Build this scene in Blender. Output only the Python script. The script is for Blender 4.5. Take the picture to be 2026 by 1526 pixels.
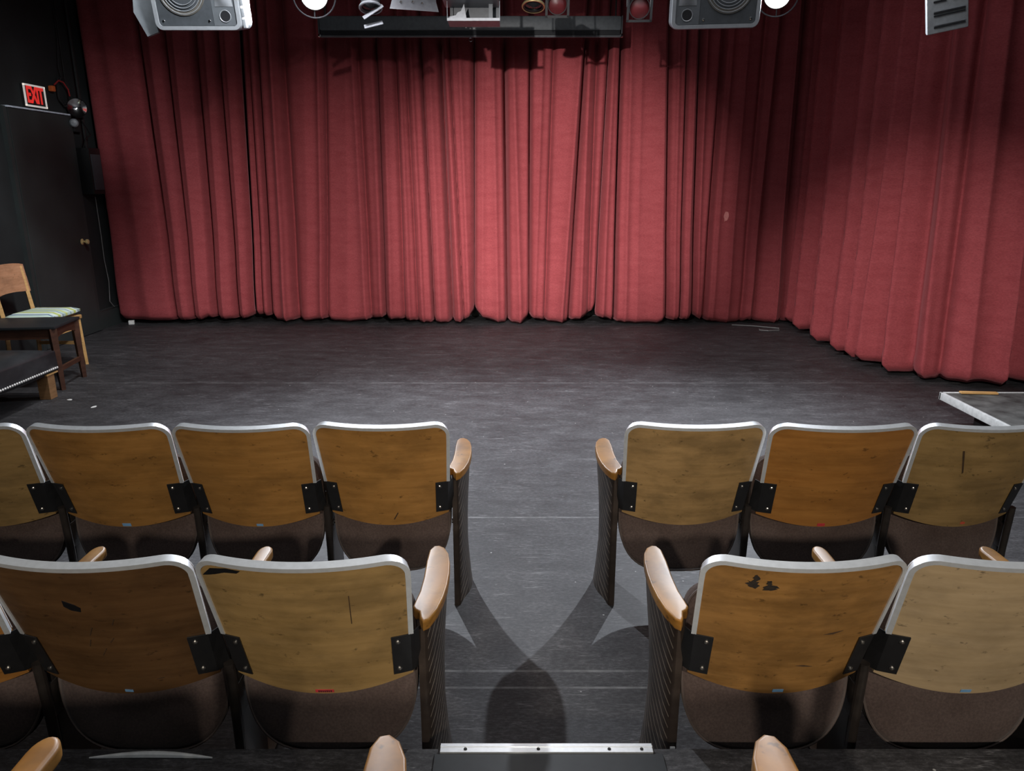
import bpy, bmesh, math, random
from mathutils import Vector, Matrix
random.seed(7)
S = bpy.context.scene
for o in list(bpy.data.objects): bpy.data.objects.remove(o)
COL = S.collection

# ------------------------------------------------------------------ camera
cam = bpy.data.cameras.new('camera'); cam_o = bpy.data.objects.new('camera', cam); COL.objects.link(cam_o)
cam.sensor_fit = 'HORIZONTAL'; cam.sensor_width = 36.0; cam.lens = 36.0 * 1470.0 / 2026.0
cam.clip_start = 0.02
cam_o.location = (0, 0, 1.60)
cam_o.rotation_euler = (math.radians(90 - 15.5), 0, 0)
S.camera = cam_o

# ------------------------------------------------------------------ exposure, world, lights
S.view_settings.view_transform = 'Standard'; S.view_settings.look = 'None'
S.view_settings.gamma = 1.0; S.view_settings.use_curve_mapping = False
S.view_settings.exposure = 0.0
W = bpy.data.worlds.new('world'); S.world = W; W.use_nodes = True
W.node_tree.nodes['Background'].inputs[0].default_value = (0.55, 0.65, 0.8, 1)
W.node_tree.nodes['Background'].inputs[1].default_value = 0.045

def spot(name, loc, target, power, size, blend, radius, color=(1, 1, 1)):
    l = bpy.data.lights.new(name, 'SPOT'); l.energy = power; l.spot_size = math.radians(size); l.spot_blend = blend
    l.shadow_soft_size = radius; l.color = color
    o = bpy.data.objects.new(name, l); COL.objects.link(o); o.location = loc
    o.rotation_euler = (Vector(target) - Vector(loc)).to_track_quat('-Z', 'Y').to_euler()
    return o
def area(name, loc, target, power, sx, sy, color=(1, 1, 1)):
    l = bpy.data.lights.new(name, 'AREA'); l.energy = power; l.shape = 'RECTANGLE'; l.size = sx; l.size_y = sy; l.color = color
    o = bpy.data.objects.new(name, l); COL.objects.link(o); o.location = loc
    o.rotation_euler = (Vector(target) - Vector(loc)).to_track_quat('-Z', 'Y').to_euler()
    return o
# two lamps over the stage that face the audience
L1 = (-1.505, 6.13, 2.90); L2 = (2.067, 6.28, 2.93)
COOL = (0.86, 0.92, 1.0); WARM = (1.0, 0.91, 0.78); NEUT = (1.0, 0.95, 0.92)
spot('stage_lamp_light', L1, (0.0, 2.2, 0.3), 780, 124, 1.0, 0.03, COOL)
spot('stage_lamp_light', L2, (0.0, 2.2, 0.3), 780, 124, 1.0, 0.03, COOL)
# front-of-house spots that light the curtain
spot('house_spot_light', (-1.6, -1.5, 2.95), (0.45, 8.4, 1.25), 4900, 24, 1.0, 0.05, NEUT)
spot('house_spot_light', (1.4, -1.2, 2.92), (-1.75, 8.4, 0.55), 2100, 28, 1.0, 0.05, NEUT)
spot('house_spot_light', (-0.6, -1.2, 2.92), (3.3, 6.3, 0.45), 1600, 22, 1.0, 0.05, NEUT)
# house lamps above the seats
spot('house_lamp_light', (-0.5, -1.5, 2.17), (-0.62, 2.0, 0.35), 240, 56, 0.8, 0.05, WARM)
spot('house_lamp_light', (1.1, -1.5, 2.17), (0.95, 2.0, 0.35), 280, 56, 0.8, 0.05, WARM)
# downlights over the stage and the furniture corner, then added fill lights
spot('down_or_fill_light', (-1.3, 5.6, 3.5), (-1.4, 6.3, 0), 190, 100, 1.0, 0.25, (0.98, 0.96, 1.0))
spot('down_or_fill_light', (0.7, 5.6, 3.5), (0.9, 6.3, 0), 260, 100, 1.0, 0.25, (0.98, 0.96, 1.0))
spot('down_or_fill_light', (-2.3, 4.9, 3.5), (-4.0, 6.0, 0.4), 260, 80, 1.0, 0.15, (0.96, 0.98, 1.0))
spot('down_or_fill_light', (-0.6, 3.6, 3.5), (-4.5, 7.7, 1.0), 420, 44, 1.0, 0.15, (0.96, 0.98, 1.0))  # added fill that brightens the door and the leftmost curtain, not a real lamp
area('fill_light', (0.3, 4.4, 3.6), (0.3, 4.6, 0), 36, 3.6, 1.6, (0.98, 0.97, 1.0))  # added soft fill over the stage, stands for no fixture
area('fill_light', (0.0, 0.8, 3.4), (0.0, 1.6, 0), 25, 3.5, 1.6, (0.92, 0.96, 1.0))  # added soft fill raising the ambient level around the seats

# ------------------------------------------------------------------ helpers
def tag(o, label=None, cat=None, group=None, kind=None):
    if label: o['label'] = label
    if cat: o['category'] = cat
    if group: o['group'] = group
    if kind: o['kind'] = kind
    return o
def empty(name, loc=(0, 0, 0), rz=0.0, label=None, cat=None, group=None):
    o = bpy.data.objects.new(name, None); COL.objects.link(o); o.empty_display_size = 0.05
    o.location = loc; o.rotation_euler = (0, 0, rz)
    return tag(o, label, cat, group)
class MB:
    def __init__(s): s.bm = bmesh.new()
    def box(s, c, d, rot=None, bev=0.0):
        b = bmesh.new(); bmesh.ops.create_cube(b, size=1.0)
        for v in b.verts: v.co = Vector((v.co.x * d[0], v.co.y * d[1], v.co.z * d[2]))
        if bev > 0: bmesh.ops.bevel(b, geom=list(b.edges), offset=bev, segments=2, affect='EDGES', profile=0.6)
        M = Matrix.Translation(c) @ (rot.to_4x4() if rot is not None else Matrix.Identity(4))
        return s._add(b, M)
    def _add(s, b, M=None):
        if M is not None: bmesh.ops.transform(b, matrix=M, verts=b.verts)
        me = bpy.data.meshes.new('tmp'); b.to_mesh(me); b.free(); s.bm.from_mesh(me); bpy.data.meshes.remove(me); return s
    def tube(s, pts, r, n=10, close=False):
        pts = [Vector(p) for p in pts]; rs = r if isinstance(r, (list, tuple)) else [r] * len(pts)
        rings = []; prev = None
        for i, p in enumerate(pts):
            if close: t = pts[(i + 1) % len(pts)] - pts[i - 1]
            else: t = pts[min(i + 1, len(pts) - 1)] - pts[max(i - 1, 0)]
            t.normalize()
            if prev is None: a = Vector((0, 0, 1)) if abs(t.z) < 0.9 else Vector((1, 0, 0)); u = t.cross(a).normalized()
            else: u = (prev - t * prev.dot(t)).normalized()
            prev = u; w = t.cross(u)
            rings.append([s.bm.verts.new(p + (u * math.cos(2 * math.pi * k / n) + w * math.sin(2 * math.pi * k / n)) * rs[i]) for k in range(n)])
        m = len(rings)
        for i in range(m if close else m - 1):
            A = rings[i]; B = rings[(i + 1) % m]
            for k in range(n): s.bm.faces.new((A[k], A[(k + 1) % n], B[(k + 1) % n], B[k]))
        if not close: s.bm.faces.new(rings[0][::-1]); s.bm.faces.new(rings[-1])
        return s
    def lathe(s, prof, M=None, n=24, cap0=False, cap1=False):
        b = bmesh.new(); rings = []
        for r, z in prof: rings.append([b.verts.new((r * math.cos(2 * math.pi * k / n), r * math.sin(2 * math.pi * k / n), z)) for k in range(n)])
        for A, B in zip(rings, rings[1:]):
            for k in range(n): b.faces.new((A[k], A[(k + 1) % n], B[(k + 1) % n], B[k]))
        if cap0: b.faces.new(rings[0][::-1])
        if cap1: b.faces.new(rings[-1])
        return s._add(b, M)
    def prism(s, outline, z0, z1, M=None, bev=0.0):
        b = bmesh.new(); lo = [b.verts.new((x, y, z0)) for x, y in outline]; hi = [b.verts.new((x, y, z1)) for x, y in outline]
        n = len(outline); b.faces.new(lo[::-1]); top = b.faces.new(hi)
        for i in range(n): b.faces.new((lo[i], lo[(i + 1) % n], hi[(i + 1) % n], hi[i]))
        bmesh.ops.recalc_face_normals(b, faces=b.faces)
        if bev > 0:
            eds = [e for e in b.edges if abs(e.verts[0].co.z - e.verts[1].co.z) < 1e-6]
            bmesh.ops.bevel(b, geom=eds, offset=bev, segments=3, affect='EDGES', profile=0.6)
        return s._add(b, M)
    def grid(s, P, thick=None):
        """P[i][j] -> points; thick = vector function (i,j) giving the offset of the second skin"""
        n = len(P); m = len(P[0]); V = [[s.bm.verts.new(P[i][j]) for j in range(m)] for i in range(n)]
        for i in range(n - 1):
            for j in range(m - 1): s.bm.faces.new((V[i][j], V[i][j + 1], V[i + 1][j + 1], V[i + 1][j]))
        if thick:
            U = [[s.bm.verts.new(Vector(P[i][j]) + Vector(thick(i, j))) for j in range(m)] for i in range(n)]
            for i in range(n - 1):
                for j in range(m - 1): s.bm.faces.new((U[i][j], U[i + 1][j], U[i + 1][j + 1], U[i][j + 1]))
            per = [(0, j) for j in range(m)] + [(i, m - 1) for i in range(1, n)] + [(n - 1, j) for j in range(m - 2, -1, -1)] + [(i, 0) for i in range(n - 2, 0, -1)]
            for a, b2 in zip(per, per[1:] + per[:1]):
                s.bm.faces.new((V[a[0]][a[1]], U[a[0]][a[1]], U[b2[0]][b2[1]], V[b2[0]][b2[1]]))
        return s
    def mesh(s, name, smooth=True, angle=35):
        bmesh.ops.recalc_face_normals(s.bm, faces=s.bm.faces)
        me = bpy.data.meshes.new(name); s.bm.to_mesh(me); s.bm.free()
        if smooth:
            for p in me.polygons: p.use_smooth = True
            me.set_sharp_from_angle(angle=math.radians(angle))
        return me
    def build(s, name, mat, parent=None, smooth=True, angle=35):
        return link(name, s.mesh(name, smooth, angle), mat, parent)
def link(name, me, mat, parent=None, loc=None):
    o = bpy.data.objects.new(name, me); COL.objects.link(o)
    if not me.materials: me.materials.append(mat)
    elif me.materials[0] is not mat:
        o.material_slots[0].link = 'OBJECT'; o.material_slots[0].material = mat
    if parent: o.parent = parent
    if loc: o.location = loc
    return o
def rotm(ax, deg): return Matrix.Rotation(math.radians(deg), 3, ax)
def aim(loc, target, up='Y'):
    return Matrix.Translation(loc) @ (Vector(target) - Vector(loc)).to_track_quat('Z', up).to_matrix().to_4x4()

# ------------------------------------------------------------------ materials
class NT:
    def __init__(s, name):
        s.m = bpy.data.materials.new(name); s.m.use_nodes = True; s.t = s.m.node_tree; s.b = s.t.nodes['Principled BSDF']
    def n(s, typ, **kw):
        nd = s.t.nodes.new(typ)
        for k, v in kw.items():
            if k in nd.inputs.keys() if isinstance(k, str) else False: nd.inputs[k].default_value = v
            else: setattr(nd, k, v)
        return nd
    def l(s, a, b): s.t.links.new(a, b)
    def coord(s, scale=(1, 1, 1), rot=(0, 0, 0), rand=False, kind='Object'):
        tc = s.n('ShaderNodeTexCoord'); mp = s.n('ShaderNodeMapping'); mp.inputs['Scale'].default_value = scale; mp.inputs['Rotation'].default_value = rot
        s.l(tc.outputs[kind], mp.inputs['Vector'])
        if rand:
            oi = s.n('ShaderNodeObjectInfo'); cx = s.n('ShaderNodeCombineXYZ'); mu = s.n('ShaderNodeMath', operation='MULTIPLY'); mu.inputs[1].default_value = 40.0
            s.l(oi.outputs['Random'], mu.inputs[0]); 
            for k in range(3): s.l(mu.outputs[0], cx.inputs[k])
            s.l(cx.outputs[0], mp.inputs['Location'])
        return mp.outputs[0]
    def noise(s, vec, scale, detail=4, rough=0.55):
        nd = s.n('ShaderNodeTexNoise'); nd.inputs['Scale'].default_value = scale; nd.inputs['Detail'].default_value = detail; nd.inputs['Roughness'].default_value = rough
        s.l(vec, nd.inputs['Vector']); return nd.outputs[0]
    def ramp(s, fac, stops):
        r = s.n('ShaderNodeValToRGB'); e = r.color_ramp.elements
        e[0].position, e[0].color = stops[0][0], c4(stops[0][1]); e[1].position, e[1].color = stops[-1][0], c4(stops[-1][1])
        for p, c in stops[1:-1]: x = e.new(p); x.color = c4(c)
        s.l(fac, r.inputs[0]); return r.outputs[0]
    def mix(s, fac, a, b, mode='MIX'):
        x = s.n('ShaderNodeMix', data_type='RGBA', blend_type=mode)
        for sock, v in ((x.inputs[0], fac), (x.inputs[6], a), (x.inputs[7], b)):
            if hasattr(v, 'links'): s.l(v, sock)
            elif isinstance(v, (int, float)): sock.default_value = v
            else: sock.default_value = c4(v)
        return x.outputs[2]
    def bump(s, h, strength, dist=0.01):
        b = s.n('ShaderNodeBump'); b.inputs['Strength'].default_value = strength; b.inputs['Distance'].default_value = dist
        s.l(h, b.inputs['Height']); s.l(b.outputs[0], s.b.inputs['Normal'])
    def base(s, c): 
        if hasattr(c, 'links'): s.l(c, s.b.inputs['Base Color'])
        else: s.b.inputs['Base Color'].default_value = c4(c)
    def set(s, **k):
        for a, v in k.items(): s.b.inputs[a.replace('_', ' ')].default_value = v
def c4(c): return (c, c, c, 1) if isinstance(c, (int, float)) else (c[0], c[1], c[2], 1)

def plain(name, col, rough=0.5, metal=0.0, var=0.15, scale=30, spec=0.5, bump=0.0):
    t = NT(name); v = t.coord(rand=True); nz = t.noise(v, scale)
    t.base(t.ramp(nz, [(0.3, [c * (1 - var) for c in col]), (0.7, [min(1, c * (1 + var)) for c in col])]))
    t.set(Roughness=rough, Metallic=metal); t.b.inputs['Specular IOR Level'].default_value = spec
    if bump: t.bump(nz, bump, 0.004)
    return t.m
def wood(name, a, b, stain=0.35, rough=0.42):
    t = NT(name); g = t.coord((3.0, 3.0, 34.0), rand=True); fine = t.noise(g, 1.6, 6, 0.6)
    big = t.noise(t.coord((1.0, 1.0, 2.0), rand=True), 5.5, 5, 0.65); spk = t.noise(t.coord((1.0, 1.0, 1.8), rand=True), 26, 3, 0.7)
    c = t.ramp(fine, [(0.3, a), (0.72, b)])
    dirt = t.ramp(big, [(0.36, 1 - stain), (0.58, 1.0)])
    c = t.mix(1.0, c, dirt, 'MULTIPLY')
    c = t.mix(1.0, c, t.ramp(spk, [(0.28, 0.45), (0.37, 1.0)]), 'MULTIPLY')
    t.base(c); t.set(Roughness=rough); t.bump(fine, 0.08, 0.003)
    return t.m
def velvet():
    t = NT('velvet_red'); v = t.coord((1, 1, 1), rand=True)
    wear = t.noise(t.coord((0.8, 0.8, 2.6), rand=True), 6, 7, 0.7); pile = t.noise(t.coord((1, 1, 3.2), rand=True), 55, 3, 0.7)
    c = t.ramp(wear, [(0.25, (0.270, 0.050, 0.057)), (0.75, (0.345, 0.074, 0.082))])
    c = t.mix(1.0, c, t.ramp(pile, [(0.3, 0.8), (0.7, 1.15)]), 'MULTIPLY')
    t.base(c); t.set(Roughness=0.95); t.b.inputs['Specular IOR Level'].default_value = 0.1
    t.b.inputs['Sheen Weight'].default_value = 0.22; t.b.inputs['Sheen Roughness'].default_value = 0.4; t.b.inputs['Sheen Tint'].default_value = (0.9, 0.35, 0.38, 1)
    t.bump(pile, 0.25, 0.004)
    return t.m
def floor_mat(seams=True):
    t = NT('black_painted_floor')
    o = t.coord((1, 1, 1)); n1 = t.noise(t.coord((0.7, 1.5, 1), (0, 0, 0.22)), 5.5, 10, 0.78); n2 = t.noise(t.coord((1, 2.6, 1), (0, 0, -0.15)), 17, 8, 0.8); n3 = t.noise(o, 0.9, 3)
    c = t.ramp(n1, [(0.34, (0.022, 0.0215, 0.023)), (0.56, (0.046, 0.0445, 0.047)), (0.76, (0.100, 0.096, 0.101))])
    c = t.mix(t.ramp(n2, [(0.56, 0.0), (0.80, 0.5)]), c, (0.17, 0.165, 0.17))
    c = t.mix(1.0, c, t.ramp(n3, [(0.3, 0.75), (0.7, 1.2)]), 'MULTIPLY')
    n4 = t.noise(t.coord((1, 2.4, 1), (0, 0, 0.08)), 48, 6, 0.75)
    c = t.mix(1.0, c, t.ramp(n4, [(0.34, 0.5), (0.5, 0.92), (0.66, 1.75)]), 'MULTIPLY')
    # scratches: thin stretched noise ridges in two directions
    for rot, sc in ((0.5, 3.0), (-0.9, 2.3), (1.9, 2.0)):
        v = t.coord((1, 14, 1), (0, 0, rot)); nn = t.noise(v, sc, 2, 0.5)
        msk = t.ramp(nn, [(0.491, 0.0), (0.5, 1.0), (0.509, 0.0)]); rg = t.ramp(t.noise(o, 2.7 + sc, 3), [(0.52, 0.0), (0.66, 0.6)])
        c = t.mix(t.mix(1.0, msk, rg, 'MULTIPLY'), c, (0.22, 0.215, 0.22))
    # crumbs of dust and paint chips
    vo = t.n('ShaderNodeTexVoronoi'); vo.inputs['Scale'].default_value = 9.5; t.l(o, vo.inputs['Vector'])
    c = t.mix(t.ramp(vo.outputs['Distance'], [(0.026, 0.85), (0.040, 0.0)]), c, (0.42, 0.41, 0.4))
    if seams:
        sx = t.n('ShaderNodeSeparateXYZ'); t.l(o, sx.inputs[0])
        for ys, wd in ((5.847, 0.006), (3.344, 0.007), (2.16, 0.006), (2.075, 0.005)):
            d = t.n('ShaderNodeMath', operation='SUBTRACT'); d.inputs[1].default_value = ys; t.l(sx.outputs[1], d.inputs[0])
            ab = t.n('ShaderNodeMath', operation='ABSOLUTE'); t.l(d.outputs[0], ab.inputs[0])
            lt = t.n('ShaderNodeMath', operation='LESS_THAN'); lt.inputs[1].default_value = wd; t.l(ab.outputs[0], lt.inputs[0])
            br = t.ramp(t.noise(t.coord((3, 1, 1)), 3.0, 4), [(0.4, 0.15), (0.6, 0.65)])
            c = t.mix(t.mix(1.0, lt.outputs[0], br, 'MULTIPLY'), c, (0.20, 0.20, 0.20))
    t.base(c)
    r = t.ramp(n1, [(0.3, 0.5), (0.75, 0.7)]); t.l(r, t.b.inputs['Roughness']); t.b.inputs['Specular IOR Level'].default_value = 0.3
    t.bump(n2, 0.06, 0.004)
    return t.m
def panel_mat():
    t = NT('brown_embossed_steel')
    v = t.coord((1, 1, 1)); sx = t.n('ShaderNodeSeparateXYZ'); t.l(v, sx.inputs[0])
    # curved diagonal grooves every few centimetres
    yy = t.n('ShaderNodeMath', operation='POWER'); yy.inputs[1].default_value = 1.6; ya = t.n('ShaderNodeMath', operation='ABSOLUTE'); t.l(sx.outputs[1], ya.inputs[0]); t.l(ya.outputs[0], yy.inputs[0])
    k = t.n('ShaderNodeMath', operation='MULTIPLY_ADD'); k.inputs[1].default_value = -1.5; t.l(yy.outputs[0], k.inputs[0]); t.l(sx.outputs[2], k.inputs[2])
    f = t.n('ShaderNodeMath', operation='MODULO'); f.inputs[1].default_value = 0.034; k2 = t.n('ShaderNodeMath', operation='ADD'); k2.inputs[1].default_value = 2.0; t.l(k.outputs[0], k2.inputs[0]); t.l(k2.outputs[0], f.inputs[0])
    lt = t.n('ShaderNodeMath', operation='LESS_THAN'); lt.inputs[1].default_value = 0.0042; t.l(f.outputs[0], lt.inputs[0]); gt = t.n('ShaderNodeMath', operation='GREATER_THAN'); gt.inputs[1].default_value = 0.040; t.l(sx.outputs[1], gt.inputs[0]); gm = t.n('ShaderNodeMath', operation='MULTIPLY'); t.l(lt.outputs[0], gm.inputs[0]); t.l(gt.outputs[0], gm.inputs[1]); lt = gm
    wear = t.noise(v, 14, 5, 0.7)
    c = t.ramp(wear, [(0.35, (0.020, 0.014, 0.011)), (0.66, (0.036, 0.026, 0.021)), (0.8, (0.11, 0.10, 0.09))])
    c = t.mix(t.mix(1.0, lt.outputs[0], t.ramp(wear, [(0.3, 0.25), (0.6, 0.8)]), 'MULTIPLY'), c, (0.30, 0.25, 0.20))
    t.base(c); t.set(Roughness=0.5); t.bump(lt.outputs[0], 0.5, 0.004); t.b.inputs['Specular IOR Level'].default_value = 0.3
    return t.m
def fabric():
    t = NT('brown_upholstery'); v = t.coord(rand=True); w = t.noise(v, 160, 2, 0.6); b = t.noise(v, 7, 4)
    c = t.ramp(b, [(0.3, (0.060, 0.041, 0.036)), (0.7, (0.084, 0.060, 0.053))])
    c = t.mix(1.0, c, t.ramp(w, [(0.3, 0.8), (0.7, 1.2)]), 'MULTIPLY'); t.base(c); t.set(Roughness=0.95)
    t.b.inputs['Specular IOR Level'].default_value = 0.15; t.b.inputs['Sheen Weight'].default_value = 0.15; t.bump(w, 0.2, 0.002)
    return t.m
def stripes():
    t = NT('striped_cushion_cloth'); v = t.coord(); sx = t.n('ShaderNodeSeparateXYZ'); t.l(v, sx.inputs[0])
    m = t.n('ShaderNodeMath', operation='MULTIPLY_ADD'); m.inputs[1].default_value = 4.4; m.inputs[2].default_value = 3.0; t.l(sx.outputs[1], m.inputs[0])
    fr = t.n('ShaderNodeMath', operation='FRACT'); t.l(m.outputs[0], fr.inputs[0])
    r = t.n('ShaderNodeValToRGB'); r.color_ramp.interpolation = 'CONSTANT'; e = r.color_ramp.elements
    cols = [(0, (0.55, 0.68, 0.60)), (0.2, (0.12, 0.20, 0.36)), (0.25, (0.62, 0.72, 0.66)), (0.42, (0.50, 0.58, 0.16)), (0.56, (0.66, 0.74, 0.68)), (0.68, (0.13, 0.2, 0.3)), (0.73, (0.45, 0.6, 0.55)), (0.88, (0.56, 0.62, 0.22))]
    e[0].position, e[0].color = cols[0][0], c4(cols[0][1]); e[1].position, e[1].color = cols[-1][0], c4(cols[-1][1])
    for p, c in cols[1:-1]: x = e.new(p); x.color = c4(c)
    t.l(fr.outputs[0], r.inputs[0]); t.base(r.outputs[0]); t.set(Roughness=0.9)
    t.bump(t.noise(v, 60), 0.2, 0.003)
    return t.m
def leather():
    t = NT('black_leather'); v = t.coord(); g = t.noise(v, 120, 3); s2 = t.noise(t.coord((1, 0.5, 1), (0, 0, 0.6)), 6, 6, 0.7)
    t.base(t.ramp(s2, [(0.4, (0.018, 0.020, 0.022)), (0.60, (0.034, 0.037, 0.040)), (0.78, (0.12, 0.125, 0.13))])); t.set(Roughness=0.42); t.bump(g, 0.25, 0.002)
    return t.m
def emis(name, col, strength):
    t = NT(name); t.base(col); t.b.inputs['Emission Color'].default_value = c4(col); t.b.inputs['Emission Strength'].default_value = strength; t.set(Roughness=0.4); return t.m

M = dict(
    floor=floor_mat(), riser=floor_mat(False), velvet=velvet(),
    wall=plain('black_wall_paint', (0.014, 0.017, 0.018), 0.75, var=0.25, scale=3),
    door=plain('black_door_paint', (0.030, 0.036, 0.036), 0.5, var=0.2, scale=2.5),
    black=plain('black_metal', (0.012, 0.012, 0.013), 0.38), blackmatte=plain('black_matte', (0.009, 0.009, 0.010), 0.8),
    brownsteel=plain('dark_brown_steel', (0.020, 0.016, 0.014), 0.36, var=0.3), panel=panel_mat(),
    alu=plain('aluminium_trim', (0.80, 0.83, 0.86), 0.36, 0.6, 0.06, 60), steel=plain('bolt_steel', (0.55, 0.52, 0.48), 0.3, 1.0, 0.2, 200),
    fabric=fabric(), piping=plain('brown_piping', (0.075, 0.055, 0.048), 0.8), pan=plain('seat_pan_black', (0.010, 0.009, 0.009), 0.5),
    arm=wood('armrest_wood', (0.225, 0.092, 0.013), (0.345, 0.165, 0.032), 0.45, 0.46),
    amber=wood('amber_veneer', (0.275, 0.130, 0.032), (0.365, 0.182, 0.050), 0.30, 0.40),
    orange=wood('orange_veneer', (0.270, 0.112, 0.024), (0.355, 0.158, 0.038), 0.22, 0.40),
    tan=wood('tan_veneer', (0.255, 0.155, 0.060), (0.340, 0.212, 0.088), 0.38, 0.48),
    olive=wood('olive_veneer', (0.240, 0.148, 0.052), (0.315, 0.200, 0.078), 0.32, 0.48),
    brown=wood('brown_veneer', (0.085, 0.040, 0.014), (0.118, 0.060, 0.023), 0.32, 0.42),
    umber=wood('worn_brown_veneer', (0.215, 0.105, 0.028), (0.295, 0.150, 0.045), 0.36, 0.42),
    pale=wood('pale_veneer', (0.370, 0.265, 0.145), (0.450, 0.330, 0.195), 0.22, 0.55),
    blue=plain('blue_tape', (0.16, 0.33, 0.55), 0.6), red=plain('red_tape', (0.45, 0.035, 0.04), 0.6), redorange=plain('orange_red_tape', (0.50, 0.075, 0.04), 0.6),
    ink=plain('dark_ink', (0.05, 0.008, 0.01), 0.8), burn=plain('burn_mark', (0.018, 0.012, 0.008), 0.7, var=0.5, scale=120), tapeblack=plain('black_tape', (0.004, 0.004, 0.005), 0.5),
    scratch=plain('dark_scratch', (0.045, 0.022, 0.008), 0.8, var=0.4), white=plain('white_scrap', (0.7, 0.7, 0.68), 0.8),
    lightwood=wood('light_oak', (0.52, 0.29, 0.10), (0.66, 0.40, 0.16), 0.15, 0.4), chairback=wood('worn_red_oak', (0.42, 0.20, 0.105), (0.55, 0.29, 0.17), 0.3, 0.45),
    darkwood=wood('dark_mahogany', (0.060, 0.024, 0.014), (0.095, 0.040, 0.024), 0.3, 0.4), tabletop=plain('black_table_top', (0.016, 0.018, 0.020), 0.5),
    block=wood('raw_block_wood', (0.24, 0.125, 0.05), (0.33, 0.18, 0.08), 0.2, 0.6), cushion=stripes(), leather=leather(), nail=plain('nickel_nailhead', (0.85, 0.85, 0.82), 0.3, 0.35),
    brass=plain('polished_brass', (0.80, 0.62, 0.30), 0.3, 0.4), grey=plain('grey_plastic', (0.10, 0.112, 0.125), 0.5, var=0.1), greydark=plain('dark_grey_plastic', (0.055, 0.063, 0.072), 0.5),
    greylight=plain('light_grey_plastic', (0.27, 0.29, 0.315), 0.4, var=0.08), hole=plain('port_black', (0.006, 0.007, 0.010), 0.7), cone=plain('speaker_cone', (0.10, 0.095, 0.085), 0.6),
    screen=plain('screen_case_black', (0.115, 0.128, 0.138), 0.45), hood=plain('grey_lamp_hood', (0.12, 0.125, 0.14), 0.4, 0.3), whitepaint=plain('white_painted_metal', (0.30, 0.32, 0.35), 0.45), edge=plain('pale_edge_metal', (0.58, 0.60, 0.60), 0.4),
    redgel=emis('red_gel', (0.075, 0.008, 0.010), 0.05), lens=emis('lit_lens', (1.0, 0.97, 0.92), 14.0), glassdark=plain('dark_glass', (0.02, 0.02, 0.022), 0.08),
    exitred=emis('exit_red', (0.75, 0.035, 0.03), 0.55), exitframe=emis('exit_white', (0.80, 0.76, 0.72), 0.35), chrome=plain('chrome', (0.85, 0.85, 0.86), 0.12, 1.0, 0.03),
    orangeplug=plain('orange_plug', (0.62, 0.13, 0.03), 0.5), redcable=plain('red_cable', (0.35, 0.03, 0.03), 0.5), greycable=plain('grey_cable', (0.16, 0.16, 0.16), 0.5),
    nosing=plain('bright_aluminium', (0.90, 0.92, 0.94), 0.40, 0.8, 0.05, 80), patch=plain('pale_pink_wear', (0.55, 0.20, 0.19), 0.9), deck=plain('scuffed_grey_deck', (0.085, 0.088, 0.084), 0.6, var=0.6, scale=9), vent=plain('pale_grey_case', (0.34, 0.365, 0.385), 0.5), headertrim=plain('lit_edge_trim', (0.66, 0.74, 0.85), 0.35), gold=plain('worn_gold_rim', (0.60, 0.48, 0.24), 0.35, 0.8),
)

# ------------------------------------------------------------------ the room
def struct(name, mb, mat, parent=None):
    o = mb.build(name, mat, parent, smooth=False)
    if parent is None: o['kind'] = 'structure'
    return o
XL, XR, YB, YF, ZC = -4.55, 4.75, 8.95, -3.6, 3.75
struct('floor', MB().box(((XL + XR) / 2, (YB + YF) / 2, -0.05), (XR - XL + 0.4, YB - YF + 0.4, 0.1)), M['floor'])
struct('floor_riser', MB().box(((XL + XR) / 2, (1.535 + YF) / 2, 0.119), (XR - XL, 1.535 - YF, 0.238)), M['riser'])
struct('ceiling', MB().box(((XL + XR) / 2, (YB + YF) / 2, ZC + 0.05), (XR - XL + 0.4, YB - YF + 0.4, 0.1)), M['wall'])
struct('wall_left', MB().box((XL - 0.05, (YB + YF) / 2, ZC / 2), (0.1, YB - YF, ZC)), M['wall'])
struct('wall_right', MB().box((XR + 0.05, (YB + YF) / 2, ZC / 2), (0.1, YB - YF, ZC)), M['wall'])
struct('wall_back', MB().box(((XL + XR) / 2, YB + 0.05, ZC / 2), (XR - XL + 0.2, 0.1, ZC)), M['wall'])
struct('wall_front', MB().box(((XL + XR) / 2, YF - 0.05, ZC / 2), (XR - XL + 0.2, 0.1, ZC)), M['wall'])
b = MB().box((XL + 0.011, 8.48, 0.10), (0.022, 0.9, 0.20)); b.box((XL + 0.014, 8.48, 0.205), (0.028, 0.9, 0.012)); struct('baseboard_left', b, M['door'])
d = struct('door_1', MB().box((XL + 0.0225, 7.525, 1.115), (0.045, 0.945, 2.215), bev=0.003), M['door'])
kn = MB(); Mk = Matrix.Translation((XL + 0.045, 7.905, 0.972)) @ Matrix.Rotation(math.radians(90), 4, 'Y')
kn.lathe([(0.030, 0), (0.032, 0.004), (0.022, 0.009), (0.011, 0.014), (0.010, 0.032), (0.022, 0.042), (0.027, 0.054), (0.024, 0.066), (0.012, 0.072), (0.001, 0.073)], Mk)
kn.build('door_knob', M['brass'], d)
b = MB().box((XL + 0.03, 7.525, 2.233), (0.06, 0.98, 0.014)); struct('trim_1', b, M['headertrim'])  # light caught on the frame's top edge, put into the pale blue colour
b = MB().box((XL + 0.02, 7.02, 1.12), (0.04, 0.05, 2.23)); b.box((XL + 0.02, 8.03, 1.12), (0.04, 0.05, 2.23)); struct('trim_2', b, M['door'])

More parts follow.
